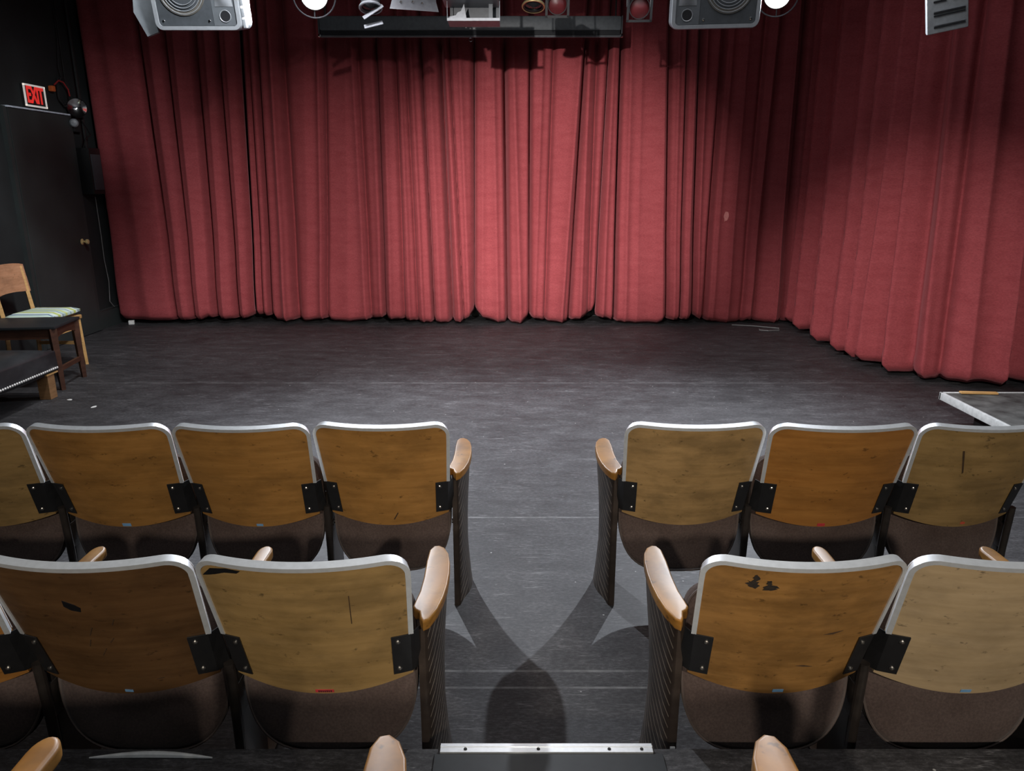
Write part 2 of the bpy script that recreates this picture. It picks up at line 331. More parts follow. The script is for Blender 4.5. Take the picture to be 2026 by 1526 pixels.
# ------------------------------------------------------------------ curtains
def cap(v, a, b): return max(a, min(b, v))
def interp(pts, x):
    if x <= pts[0][0]: return pts[0][1]
    for (x0, y0), (x1, y1) in zip(pts, pts[1:]):
        if x <= x1: t = (x - x0) / (x1 - x0); return y0 + (y1 - y0) * t
    return pts[-1][1]
BX = 0.005779; TX = 0.005252          # metres per photograph pixel on the curtain line, low and high
ZT, ZH = 0.12, 3.0
def curtain_panel(edges, feats, hem, creases, label, yoff=0.0, seed=0, group='red stage curtain panels along the back', patch_at=None):
    """edges (left bottom, left top, right bottom, right top), feats (bottom, top, amplitude, width left, width right)"""
    rnd = random.Random(seed)
    L0, L1_, R0, R1 = edges; nx = max(60, int((R0 - L0) * BX / 0.0085)); nz = 64; ztop = 3.66
    fine = [(rnd.uniform(0, 6.28), rnd.uniform(10, 30), rnd.uniform(-1, 1), rnd.uniform(0.002, 0.005)) for _ in range(5)]
    P = []
    for j in range(nz + 1):
        row = []
        q = j / nz
        for i in range(nx + 1):
            u = i / nx
            xbpx = L0 + (R0 - L0) * u; zb = (643 - interp(hem, xbpx)) * 0.0059 * 1.0
            z = zb + (ztop - zb) * q
            f = cap((z - ZT) / (ZH - ZT), 0, 1.15)
            x0 = (xbpx - 1013) * BX; x1 = ((L1_ + (R1 - L1_) * u) - 1013) * TX; x = x0 + (x1 - x0) * f
            dep = 0.0
            for fb, ft, a, wl, wr in feats:
                xc = (fb - 1013) * BX * (1 - f) + (ft - 1013) * TX * f; dx = x - xc
                w = wl if dx < 0 else wr
                dep += a * math.exp(-(abs(dx) / w) ** (1.3 if a > 0 else 2.0))
            for ph, k, dr, a in fine: dep += a * math.sin(x * k + ph + dr * z)
            ed = min(x - ((L0 - 1013) * BX * (1 - f) + (L1_ - 1013) * TX * f), ((R0 - 1013) * BX * (1 - f) + (R1 - 1013) * TX * f) - x)
            dep -= 0.13 * math.exp(-(max(ed, 0) / 0.022) ** 1.5)
            for cz, ca in creases: dep += ca * math.exp(-((z - cz - 0.01 * math.sin(3 * x)) / 0.012) ** 2)
            hemf = math.exp(-((z - zb) / 0.035) ** 2)
            dep += 0.012 * math.exp(-((z - zb - 0.05) / 0.05) ** 2) - 0.05 * hemf
            belly = 0.05 * math.exp(-((z - 0.35) / 0.45) ** 2)
            row.append((x, 8.43 + yoff - dep - belly, z))
        P.append(row)
    mb = MB().grid(P)
    o = mb.build('stage_curtain', M['velvet'], None, True, 180)
    tag(o, label, 'curtain', group)
    md = o.modifiers.new('thickness', 'SOLIDIFY'); md.thickness = 0.006; md.offset = -1
    if patch_at:
        from mathutils.bvhtree import BVHTree
        bv = BVHTree.FromPolygons([v.co for v in o.data.vertices], [p.vertices for p in o.data.polygons]); mb = MB(); r = random.Random(5)
        def hit(x, z): h = bv.ray_cast(Vector((x, 6.5, z)), Vector((0, 1, 0))); return h[0] + Vector((0, -0.008, 0))
        px, pz = patch_at; ring = [mb.bm.verts.new(hit(px + (0.020 + 0.012 * r.random()) * math.cos(k * math.pi / 7), pz + (0.040 + 0.03 * r.random()) * math.sin(k * math.pi / 7))) for k in range(14)]
        c0 = mb.bm.verts.new(hit(px, pz))
        for k in range(14): mb.bm.faces.new((c0, ring[k], ring[(k + 1) % 14]))
        tag(mb.build('worn_patch', M['patch'], o), 'small pale pink worn patch')
    return o
V = -0.17
curtain_panel((232, 150, 500, 465), [(300, 205, .03, .12, .2), (348, 270, V, .03, .018), (366, 296, .05, .07, .10), (384, 321, V * .8, .03, .02), (400, 345, .055, .06, .05), (424, 376, V, .02, .04), (446, 405, .05, .05, .05), (470, 425, V, .035, .02), (484, 445, .04, .03, .05)],
    [(232, 628), (246, 634), (330, 636), (400, 633), (412, 628), (425, 632), (470, 633), (490, 630), (503, 624)], [(1.32, .006)], 'leftmost red velvet curtain panel of the back wall, beside the black door', seed=1)
curtain_panel((500, 466, 762, 739), [(515, 480, -.13, .07, .03), (533, 500, V, .02, .03), (566, 533, .085, .035, .02), (584, 548, V, .03, .06), (610, 600, .03, .1, .05), (637, 627, .05, .04, .012), (645, 637, V * .6, .015, .03), (690, 680, .02, .08, .08), (724, 694, .045, .05, .012), (732, 702, V * .5, .012, .04), (755, 735, .04, .03, .02)],
    [(490, 627), (540, 628), (545, 635), (600, 637), (640, 632), (660, 637), (690, 638), (735, 633), (760, 628), (768, 620)], [(0.93, .008), (0.80, .007)], 'red velvet back curtain panel with a double horizontal crease, second from the black door', yoff=0.03, seed=2)
curtain_panel((763, 741, 937, 936), [(775, 757, .05, .03, .04), (800, 780, V * .5, .03, .02), (812, 789, .04, .03, .02), (826, 800, V * .4, .015, .02), (838, 812, .05, .04, .014), (858, 830, V, .02, .02), (872, 848, .05, .07, .04), (893, 869, -.22, .025, .03), (910, 880, .05, .03, .014), (917, 888, V * .5, .012, .012), (928, 908, .04, .02, .03)],
    [(756, 622), (765, 632), (800, 633), (850, 640), (862, 637), (890, 640), (912, 638), (925, 630), (936, 618), (941, 600)], [(0.93, .006), (0.80, .008)], 'brightly lit red velvet back curtain panel with a rounded hem, left of the centre opening', seed=3)
curtain_panel((938, 938, 1178, 1208), [(955, 955, .03, .03, .04), (985, 975, .05, .06, .03), (1003, 996, -.24, .018, .035), (1030, 1015, .055, .04, .03), (1046, 1048, V, .012, .03), (1058, 1075, .03, .04, .02), (1078, 1097, V * .5, .02, .03), (1112, 1152, .075, .05, .016), (1125, 1160, V, .015, .03), (1148, 1168, .055, .03, .03), (1165, 1185, V * .6, .03, .02)],
    [(935, 600), (939, 612), (955, 630), (985, 639), (1030, 641), (1038, 633), (1045, 626), (1052, 631), (1085, 638), (1110, 639), (1145, 633), (1165, 624), (1178, 608), (1182, 600)], [(0.90, .005)], 'red velvet back curtain panel under the screen whose hem hangs in two scallops', yoff=0.02, seed=4)
curtain_panel((1179, 1209, 1371, 1388), [(1192, 1215, .05, .03, .025), (1215, 1231, -.24, .018, .025), (1236, 1250, .05, .03, .05), (1258, 1272, .02, .04, .03), (1309, 1317, .05, .10, .012), (1318, 1326, V, .014, .03), (1332, 1345, .04, .02, .03), (1346, 1364, -.22, .016, .014), (1358, 1378, .035, .02, .02)],
    [(1174, 620), (1180, 628), (1200, 630), (1215, 637), (1260, 640), (1300, 640), (1312, 634), (1345, 634), (1365, 632), (1378, 622)], [], 'brightest red velvet back curtain panel, straight below the right end of the screen', seed=5)
curtain_panel((1372, 1390, 1592, 1650), [(1380, 1402, .045, .03, .03), (1397, 1439, V, .03, .02), (1412, 1455, .02, .02, .03), (1440, 1484, .035, .03, .03), (1470, 1520, V * .35, .03, .02), (1484, 1540, .05, .05, .014), (1494, 1550, V * .5, .012, .04), (1535, 1580, .06, .03, .03), (1552, 1597, -.13, .02, .03)],
    [(1366, 620), (1374, 627), (1390, 636), (1430, 642), (1470, 641), (1482, 634), (1495, 639), (1520, 642), (1555, 640), (1592, 636)], [], 'dim red velvet back curtain panel with a small pale patch, in the right corner', yoff=0.05, seed=6, patch_at=(2.385, 1.2))

# curtain along the right side, turning the corner towards the right wall
def side_curtain(path, feats, hem, label, seed):
    rnd = random.Random(seed)
    pts = [Vector((x, y)) for x, y in path]
    fine_pts = []
    for i in range(len(pts) - 1):
        p0 = pts[max(i - 1, 0)]; p1 = pts[i]; p2 = pts[i + 1]; p3 = pts[min(i + 2, len(pts) - 1)]
        for k in range(24):
            t = k / 24
            fine_pts.append(0.5 * ((2 * p1) + (p2 - p0) * t + (2 * p0 - 5 * p1 + 4 * p2 - p3) * t * t + (3 * p1 - p0 - 3 * p2 + p3) * t ** 3))
    fine_pts.append(pts[-1])
    cum = [0.0]
    for a, c in zip(fine_pts, fine_pts[1:]): cum.append(cum[-1] + (c - a).length)
    tot = cum[-1]; n = int(tot / 0.010)
    waves = [(rnd.uniform(0, 6.28), rnd.uniform(14, 40), rnd.uniform(-1.5, 1.5), rnd.uniform(0.003, 0.008)) for _ in range(6)]
    def at(s_):
        s_ = cap(s_, 0, tot)
        for i in range(len(cum) - 1):
            if s_ <= cum[i + 1]:
                t = (s_ - cum[i]) / max(1e-9, cum[i + 1] - cum[i]); p = fine_pts[i].lerp(fine_pts[i + 1], t); tg = (fine_pts[i + 1] - fine_pts[i]).normalized(); return p, Vector((tg.y, -tg.x))
        return fine_pts[-1], Vector((0, -1))
    nz = 60; P = []
    samples = [at(tot * i / n) for i in range(n + 1)]
    for j in range(nz + 1):
        row = []
        for i in range(n + 1):
            s_ = tot * i / n; zb = interp(hem, s_); z = zb + (3.66 - zb) * j / nz; f = cap(z / 3.0, 0, 1.1)
            dep = 0
            for sb, st, a, wl, wr in feats:
                dx = s_ - (sb + (st - sb) * f); dep += 1.7 * a * math.exp(-(abs(dx) / (wl if dx < 0 else wr)) ** (1.25 if a > 0 else 2.0))
            for ph, k, dr, a in waves: dep += 0.5 * a * math.sin(k * s_ + ph + dr * z)
            dep += 0.02 * math.exp(-((z - zb - 0.08) / 0.08) ** 2) - 0.06 * math.exp(-((z - zb) / 0.04) ** 2)
            dep += 0.02 * math.exp(-((z - 0.45) / 0.5) ** 2)
            p, nrm = samples[i]
            if nrm.x > 0 and nrm.y > -0.2: nrm = -nrm
            row.append((p.x + nrm.x * dep, p.y + nrm.y * dep, z))
        P.append(row)
    o = MB().grid(P).build('stage_curtain', M['velvet'], None, True, 180)
    tag(o, label, 'curtain', 'red stage curtains of the right side')
    md = o.modifiers.new('thickness', 'SOLIDIFY'); md.thickness = 0.006; md.offset = 1
    return o
side_curtain([(3.19, 8.40), (3.20, 8.25), (3.19, 7.8), (3.18, 7.3), (3.18, 6.85), (3.20, 6.42)],
    [(0.14, 0.10, .06, .08, .05), (0.33, 0.26, -.11, .03, .05), (0.55, 0.42, .09, .06, .03), (0.67, 0.55, -.10, .02, .05), (0.92, 0.74, .06, .10, .02), (0.99, 0.81, -.10, .02, .03), (1.12, 1.00, .11, .05, .03), (1.26, 1.12, -.08, .02, .06), (1.42, 1.36, .05, .05, .015), (1.56, 1.50, .10, .08, .02), (1.64, 1.58, -.11, .02, .04), (1.82, 1.72, .09, .06, .02), (1.92, 1.83, -.06, .02, .04)],
    [(0, .10), (.1, .06), (.5, .04), (.6, .07), (.9, .05), (1.4, .05), (1.9, .05)], 'red velvet side curtain in tight pleats, running forward from the right back corner', 11)
side_curtain([(3.21, 6.46), (3.25, 6.15), (3.42, 5.86), (3.72, 5.72), (4.1, 5.70), (4.6, 5.72)],
    [(0.05, .06, .09, .04, .03), (0.14, .14, -.06, .03, .05), (0.34, .22, .07, .08, .03), (0.43, .32, -.06, .03, .08), (0.62, .48, .05, .06, .03), (0.70, .60, -.05, .02, .05), (0.90, .78, .045, .08, .05), (1.12, 1.02, .07, .06, .04), (1.25, 1.15, -.10, .05, .08), (1.45, 1.4, .05, .12, .1)],
    [(0, .06), (.25, .04), (.45, .03), (.8, .035), (1.0, .045), (1.7, .045)], 'wide red velvet curtain sheet curving round to the right wall, nearest the low platform', 12)

# ------------------------------------------------------------------ theatre seats
PITCH = 0.487
def back_w(z): return 0.221 + (0.2365 - 0.221) * cap((z - 0.41) / 0.33, -0.2, 1.2)
def zb_(u): return 0.362 + 0.038 * u * u
def zt_(u, inset=0.0):
    w = 0.2365; r = 0.052; x = abs(u) * w; t = max(0.0, (x - (w - r)) / r)
    return 0.787 + 0.006 * u * u - r * (1 - math.sqrt(max(0, 1 - t * t)))
def back_pt(u, z, off=0.0):
    """point on the rear face of a backrest; off > 0 moves it out towards the row behind"""
    y = -0.333 * (z - 0.48) - 0.046 * (1 - u * u)
    nx = u * 0.092 / 0.236 ; nv = Vector((nx * 1.0, -1.0, -0.333)).normalized()
    return Vector((u * back_w(z), y, z)) + nv * off
us = [math.sin(math.pi / 2 * (-1 + 2 * i / 40)) for i in range(41)]
MESH = {}
P = []
for j in range(25):
    v = j / 24; P.append([back_pt(u, zb_(u) + (zt_(u) - zb_(u)) * v) for u in us])
MESH['backrest'] = MB().grid(P, lambda i, j: (0, 0.013, 0.004)).mesh('backrest')
# aluminium edge from the brackets up and over the top
path = [(-1.0, z) for z in (0.545, 0.58, 0.62, 0.66, 0.70, 0.725)] + [(u, zt_(u)) for u in us[1:-1]] + [(1.0, z) for z in (0.725, 0.70, 0.66, 0.62, 0.58, 0.545)]
pts3 = [back_pt(u, z) for u, z in path]
ring = []; mb = MB()
for i, p in enumerate(pts3):
    t = (pts3[min(i + 1, len(pts3) - 1)] - pts3[max(i - 1, 0)]).normalized(); u = path[i][0]
    nrm = Vector((u * 0.39, -1.0, -0.333)).normalized(); inw = nrm.cross(t).normalized()
    if inw.dot(Vector((0, 0, 0.6)) - p) < 0: inw = -inw
    o_, n_ = -inw, nrm
    ring.append([p + o_ * 0.004 + n_ * 0.003, p - o_ * 0.0085 + n_ * 0.003, p - o_ * 0.0085 - n_ * 0.018, p + o_ * 0.004 - n_ * 0.018])
R = [[mb.bm.verts.new(q) for q in r] for r in ring]
for A, B in zip(R, R[1:]):
    for k in range(4): mb.bm.faces.new((A[k], A[(k + 1) % 4], B[(k + 1) % 4], B[k]))
mb.bm.faces.new(R[0]); mb.bm.faces.new(R[-1][::-1])
MESH['trim'] = mb.mesh('metal_trim', True, 40)
for sgn in (-1, 1):
    P = []
    for j in range(3):
        z = 0.412 + (0.546 - 0.412) * j / 2
        e = back_pt(sgn * 0.985, z, 0.004)
        P.append([back_pt(sgn * 0.79, z, 0.004), back_pt(sgn * 0.89, z, 0.004), e, Vector((sgn * (PITCH / 2 - 0.003), e.y + 0.030, z))])
    if sgn < 0: P = [r[::-1] for r in P]
    MESH['bracket', sgn] = MB().grid(P, lambda i, j: (0, 0.003, 0.001)).mesh('hinge_bracket', False)
mb = MB(); mb.lathe([(0.0065, 0), (0.0065, 0.0015), (0.004, 0.004), (0.0005, 0.005)], None, 12, cap0=True); MESH['bolt'] = mb.mesh('bolt')
# folded-up cushion: outline seen from behind
def cushion_outline(n=44, w=0.226, z0=0.150, z1=0.600):
    pts = []
    for k in range(n):
        a = 2 * math.pi * k / n; cx, sz = math.cos(a), math.sin(a)
        zc = 0.385
        if sz < 0: pts.append((w * abs(cx) ** 0.62 * (1 if cx > 0 else -1), zc + (zc - z0) * -1 * abs(sz) ** 0.80))
        else: pts.append((w * abs(cx) ** 0.30 * (1 if cx > 0 else -1), zc + (z1 - zc) * abs(sz) ** 0.42))
    return pts
co = cushion_outline(60)
def pad_y(z): return 0.030 + 0.16 * (z - 0.15)
layers = [(0.0, 0.93, 0.0), (0.004, 0.975, 0.0), (0.014, 1.0, 0.0), (0.034, 1.0, 0.0)]
mb = MB(); rings = []
cz = 0.375
for sc in (0.30, 0.62, 0.85):
    rings.append([mb.bm.verts.new((x * sc, pad_y(cz + (z - cz) * sc) - 0.016 * (1 - sc * sc), cz + (z - cz) * sc)) for x, z in co])
for dy, sc, _ in layers: rings.append([mb.bm.verts.new((x * sc, pad_y(cz + (z - cz) * sc) + dy, cz + (z - cz) * sc)) for x, z in co])
for A, B in zip(rings, rings[1:]):
    n = len(A)
    for k in range(n): mb.bm.faces.new((A[k], A[(k + 1) % n], B[(k + 1) % n], B[k]))
c0 = mb.bm.verts.new((0, pad_y(cz) - 0.016, cz))
for k in range(len(co)): mb.bm.faces.new((c0, rings[0][(k + 1) % len(co)], rings[0][k]))
mb.bm.faces.new(rings[-1]); MESH['cushion'] = mb.mesh('seat_cushion', True, 60)
MESH['piping'] = MB().tube([(x * 0.985, pad_y(z) + 0.006, z) for x, z in co], 0.0036, 6, close=True).mesh('piping')
mb = MB(); rings = []
for dy, sc in ((0.032, 0.985), (0.060, 0.96), (0.075, 0.86), (0.080, 0.6)): rings.append([mb.bm.verts.new((x * sc, pad_y(cz + (z - cz) * sc) + dy, cz + (z - cz) * sc - 0.012)) for x, z in co])
for A, B in zip(rings, rings[1:]):
    for k in range(len(A)): mb.bm.faces.new((A[k], A[(k + 1) % len(A)], B[(k + 1) % len(A)], B[k]))
mb.bm.faces.new(rings[0][::-1]); mb.bm.faces.new(rings[-1]); MESH['pan'] = mb.mesh('seat_pan', True, 50)
# steel standard between two seats, origin on the floor under the bracket line
mb = MB()
mb.box((0, 0.155, 0.30), (0.022, 0.25, 0.10), bev=0.004); mb.tube([(0, 0.045, 0.0), (0, 0.040, 0.25), (0, 0.030, 0.425)], 0.0135, 12)
mb.box((0, 0.13, 0.24), (0.018, 0.15, 0.46), bev=0.004); mb.box((0, 0.13, 0.006), (0.055, 0.26, 0.012), bev=0.003); mb.box((0, 0.20, 0.50), (0.022, 0.26, 0.09), bev=0.006)
MESH['standard'] = mb.mesh('seat_standard', True, 30)
# pivot pin between cushion and standard
MESH['pin'] = MB().tube([(0, 0.085, 0.335), (0.03, 0.085, 0.335)], 0.009, 10).mesh('pivot_pin')
# end panel (aisle side = +x), mirrored for the other bank
def end_panel(sg):
    P = []; zs = [0.0, 0.03, 0.10, 0.20, 0.30, 0.38, 0.46, 0.53, 0.545]
    dsc = [1.0, 1.0, 0.96, 0.92, 0.95, 1.05, 1.2, 1.35, 1.37]; bl = [1.25, 1.15, 1.0, 0.85, 0.85, 0.9, 1.0, 1.05, 1.05]
    for z, ds, bb in zip(zs, dsc, bl):
        prof = [(-0.013, 0.0), (0.004, 0.0), (0.010, 0.006), (0.020, 0.05), (0.031 * bb, 0.10), (0.038 * bb, 0.15), (0.038 * bb, 0.20), (0.026, 0.235), (0.0, 0.245), (-0.013, 0.235), (-0.015, 0.12)]
        P.append([(sg * x, 0.03 + y * ds, z) for x, y in prof])
    mb = MB(); R = [[mb.bm.verts.new(p) for p in r] for r in P]; n = len(R[0])
    for A, B in zip(R, R[1:]):
        for k in range(n): mb.bm.faces.new((A[k], A[(k + 1) % n], B[(k + 1) % n], B[k]))
    mb.bm.faces.new(R[0][::-1]); mb.bm.faces.new(R[-1])
    return mb.mesh('end_panel', True, 45)
def end_arm(sg):
    out = [(0.0, -0.008), (0.014, 0.004), (0.030, 0.050), (0.040, 0.105), (0.045, 0.165), (0.0455, 0.225), (0.042, 0.285), (0.034, 0.335), (0.020, 0.368), (0.003, 0.382), (-0.012, 0.378), (-0.022, 0.355), (-0.024, 0.29), (-0.022, 0.20), (-0.024, 0.13), (-0.030, 0.085), (-0.033, 0.060), (-0.026, 0.045), (-0.014, 0.036), (-0.009, 0.012)]
    out = [(sg * x, y) for x, y in out]
    mb = MB().prism(out, 0.538, 0.568, None, 0.006); return mb.mesh('armrest', True, 50)
for sg in (-1, 1): MESH['panel', sg] = end_panel(sg); MESH['endarm', sg] = end_arm(sg)
out = [(0.022 * math.cos(a), 0.345 + 0.034 * math.sin(a)) for a in [math.pi * k / 10 for k in range(11)]] + [(-0.021, 0.18), (-0.018, 0.055), (0.018, 0.055), (0.021, 0.18)]
MESH['midarm'] = MB().prism(out, 0.540, 0.568, None, 0.008).mesh('armrest', True, 50)
MESH['midarm'].transform(Matrix.Identity(4))

def patch(name, pts, mat, parent, off=0.0012):
    """a flat mark that follows the rear face of a backrest; pts are (x, z) in seat coordinates"""
    mb = MB(); vs = [mb.bm.verts.new(back_pt(x / back_w(z), z, off)) for x, z in pts]; lo = [mb.bm.verts.new(back_pt(x / back_w(z), z, off - 0.0008)) for x, z in pts]
    mb.bm.faces.new(vs); n = len(vs)
    for i in range(n): mb.bm.faces.new((vs[i], lo[i], lo[(i + 1) % n], vs[(i + 1) % n]))
    return mb.build(name, mat, parent, False)
def rect(x, z, w, h, r=0): 
    c, s_ = math.cos(r), math.sin(r); return [(x + a * w / 2 * c - b * h / 2 * s_, z + a * w / 2 * s_ + b * h / 2 * c) for a, b in ((-1, -1), (1, -1), (1, 1), (-1, 1))]
def blob(x, z, rx, rz, seed, n=14, jag=0.35):
    r = random.Random(seed); return [(x + rx * (1 - jag * r.random()) * math.cos(2 * math.pi * k / n), z + rz * (1 - jag * r.random()) * math.sin(2 * math.pi * k / n)) for k in range(n)]

SEATG = 'wooden folding theatre seats in three rows'
def make_seat(x, y, z0, pitch, veneer, label, side, aisle=False, rz=0.0, far_standard=True):
    """side = +1 when the aisle lies to the right of the seat, -1 when to the left"""
    t = empty('theatre_seat', (x, y, z0), rz, label, 'theatre seat', SEATG); t.scale = (pitch / PITCH, 1, 1)
    bk = link('backrest', MESH['backrest'], M[veneer], t)
    link('metal_trim', MESH['trim'], M['alu'], bk)
    for sg in (-1, 1):
        br = link('hinge_bracket', MESH['bracket', sg], M['black'], t)
        for zz in (0.432, 0.528):
            p = back_pt(sg * 0.855, zz, 0.0042); nv = Vector((sg * 0.33, -1, -0.333))
            bo = link('bolt', MESH['bolt'], M['steel'], br); bo.location = p; bo.rotation_euler = nv.to_track_quat('Z', 'Y').to_euler()
        pn = link('pivot_pin', MESH['pin'], M['black'], t); pn.location = (sg * 0.2265 if sg > 0 else -0.2565, 0, 0)
    cu = link('seat_cushion', MESH['cushion'], M['fabric'], t); link('piping', MESH['piping'], M['piping'], cu)
    link('seat_pan', MESH['pan'], M['pan'], t)
    if far_standard:
        st = link('seat_standard', MESH['standard'], M['brownsteel'], t); st.location = (-side * PITCH / 2, 0, 0)
        am = link('armrest', MESH['midarm'], M['arm'], t); am.location = (-side * PITCH / 2, 0, 0)
    if aisle:
        ep = link('end_panel', MESH['panel', side], M['panel'], t); ep.location = (side * (PITCH / 2 + 0.004), 0, 0)
        am = link('armrest', MESH['endarm', side], M['arm'], t); am.location = (side * (PITCH / 2 + 0.010), 0, 0)
    return t, bk
def between(a, b): return (a + b) / 2, b - a
# front row, left bank (bracket lines -2.19 .. -0.216)
Y1, Y2, Y3 = 2.515, 1.590, 0.545
x, w = between(-2.18, -1.676); s_, bk = make_seat(x, Y1, 0, w, 'olive', 'dull tan wooden theatre seat cut by the photo\'s left edge, front row', 1)
x, w = between(-1.676, -1.174); s_, bk = make_seat(x, Y1, 0, w, 'amber', 'amber wooden theatre seat, third from the aisle in the front left row', 1)
patch('tape_label', rect(0.004, 0.372, 0.030, 0.013), M['blue'], bk)
x, w = between(-1.174, -0.694); s_, bk = make_seat(x, Y1, 0, w, 'amber', 'amber wooden theatre seat, second from the aisle in the front left row', 1)
patch('tape_label', rect(0.004, 0.371, 0.024, 0.010), M['blue'], bk)
x, w = between(-0.694, -0.214); s_, bk = make_seat(x, Y1 + 0.015, 0, w, 'amber', 'amber wooden theatre seat at the aisle end of the front left row', 1, True)
patch('scratch', rect(0.028, 0.405, 0.004, 0.035, -0.5), M['scratch'], bk)
# front row, right bank
x, w = between(0.388, 0.884); s_, bk = make_seat(x, Y1 + 0.015, 0, w, 'tan', 'scuffed tan wooden theatre seat at the aisle end of the front right row', -1, True)
x, w = between(0.884, 1.400); s_, bk = make_seat(x, Y1, 0, w, 'orange', 'bright orange-brown wooden theatre seat with red tape, front right row', -1)
patch('tape_label', rect(-0.002, 0.372, 0.026, 0.013), M['red'], bk)
x, w = between(1.400, 1.862); s_, bk = make_seat(x, Y1, 0, w, 'olive', 'dull tan wooden theatre seat with orange-red tape scrap, right end of front row', -1)
patch('tape_scrap', blob(0.03, 0.381, 0.013, 0.007, 5, 10, 0.3), M['redorange'], bk)
patch('scratch', [(-0.085, 0.70), (-0.078, 0.70), (-0.052, 0.61), (-0.056, 0.605)], M['scratch'], bk)
# second row, left bank
x, w = between(-1.68, -1.198); s_, bk = make_seat(x, Y2, 0, w, 'orange', 'orange wooden theatre seat mostly cut off at the left edge, second row', 1)
x, w = between(-1.198, -0.714); s_, bk = make_seat(x, Y2, 0, w, 'brown', 'dark brown wooden theatre seat with a black tape patch, second left row', 1)
patch('tape_patch', [(-0.054, 0.690), (-0.030, 0.678), (-0.018, 0.668), (-0.021, 0.655), (-0.042, 0.660), (-0.056, 0.672)], M['tapeblack'], bk)
patch('tape_label', rect(0.004, 0.374, 0.020, 0.008, -0.1), M['blue'], bk)
for sx_, sz_, ln, r_ in ((-0.02, 0.59, 0.03, 1.1), (-0.035, 0.55, 0.025, 1.2), (0.02, 0.56, 0.02, 0.9), (0.09, 0.415, 0.018, 0.2), (-0.01, 0.52, 0.03, 1.0), (0.04, 0.62, 0.02, 1.1)): patch('scratch', rect(sx_, sz_, ln, 0.0018, r_), M['scratch'], bk)
x, w = between(-0.714, -0.226); s_, bk = make_seat(x, Y2, 0, w, 'olive', 'olive-brown wooden theatre seat with a long red label, second left row aisle end', 1, True)
tl = patch('tape_label', rect(0.004, 0.373, 0.046, 0.010), M['red'], bk)
for k in range(7): patch('ink_mark', rect(-0.010 + k * 0.0050, 0.373, 0.0032, 0.006), M['ink'], tl, 0.002)
patch('black_smear', [(-0.225, 0.744), (-0.20, 0.770), (-0.16, 0.777), (-0.125, 0.774), (-0.135, 0.766), (-0.165, 0.764), (-0.19, 0.754), (-0.21, 0.748)], M['tapeblack'], bk, 0.0018)
patch('scratch', [(0.098, 0.61), (0.100, 0.61), (0.104, 0.70), (0.102, 0.70)], M['scratch'], bk)
# second row, right bank
x, w = between(0.421, 0.890); END_SEAT, bk = make_seat(x, Y2, 0, w, 'umber', 'brown wooden theatre seat with two burn marks, second right row aisle end', -1, True)
for q, (bx, bz, rx, rz_) in enumerate(((-0.125, 0.735, 0.020, 0.016), (-0.121, 0.753, 0.010, 0.012), (-0.088, 0.727, 0.024, 0.012), (-0.090, 0.742, 0.009, 0.009))): patch('burn_mark', blob(bx, bz, rx, rz_, 20 + q, 16, 0.6), M['burn'], bk, 0.0012 + q * 0.0003)
patch('tape_label', rect(0.006, 0.374, 0.028, 0.010), M['blue'], bk)
patch('scratch', [(0.075, 0.575), (0.10, 0.580), (0.125, 0.583), (0.10, 0.574)], M['scratch'], bk); patch('scratch', [(0.03, 0.468), (0.05, 0.469), (0.075, 0.462), (0.05, 0.464)], M['scratch'], bk)
x, w = between(0.890, 1.377); s_, bk = make_seat(x, Y2, 0, w, 'pale', 'pale beige wooden theatre seat at the right edge, second row', -1)
patch('tape_label', rect(-0.004, 0.373, 0.026, 0.010), M['blue'], bk)
# back row on the riser: only its armrests reach into the photo
x, w = between(-1.175, -0.680); make_seat(x, Y3, 0.238, w, 'umber', 'theatre seat on the riser, only its armrest tip in view at bottom left corner', 1)
x, w = between(-0.680, -0.195); make_seat(x, Y3, 0.238, w, 'amber', 'theatre seat on the riser left of the aisle, armrest tip at bottom edge', 1, True)
x, w = between(0.388, 0.884); make_seat(x, Y3, 0.238, w, 'amber', 'theatre seat on the riser right of the aisle, armrest tip at bottom edge', -1, True)

MB().box((-PITCH / 2 - 0.002, 0.026, 0.165), (0.014, 0.006, 0.016), bev=0.002).build('paint_spot', M['white'], END_SEAT)
# step tread with an aluminium nosing between the banks
t = empty('step_nosing', (0.085, 1.53, 0.238), 0, 'shiny aluminium step nosing with screw holes across the aisle at the riser edge', 'step edge')
mb = MB().box((0, 0.002, 0.004), (0.525, 0.030, 0.006), bev=0.001); mb.box((0, 0.0165, -0.012), (0.525, 0.003, 0.034), bev=0.001); mb.box((0, 0.006, 0.0075), (0.525, 0.003, 0.002)); mb.build('nosing_strip', M['nosing'], t, False)
for sx_ in (-0.20, -0.02, 0.155, 0.235): MB().lathe([(0.0045, 0), (0.0042, 0.002), (0.0005, 0.0025)], Matrix.Translation((sx_, -0.003, 0.0065)), 12).build('screw', M['blackmatte'], t)
t = tag(MB().box((0.09, 1.485, 0.2405), (0.56, 0.058, 0.004), bev=0.001).build('tread_mat', M['tabletop'], None, False), 'thin black tread strip behind the aluminium step nosing', 'tread strip')

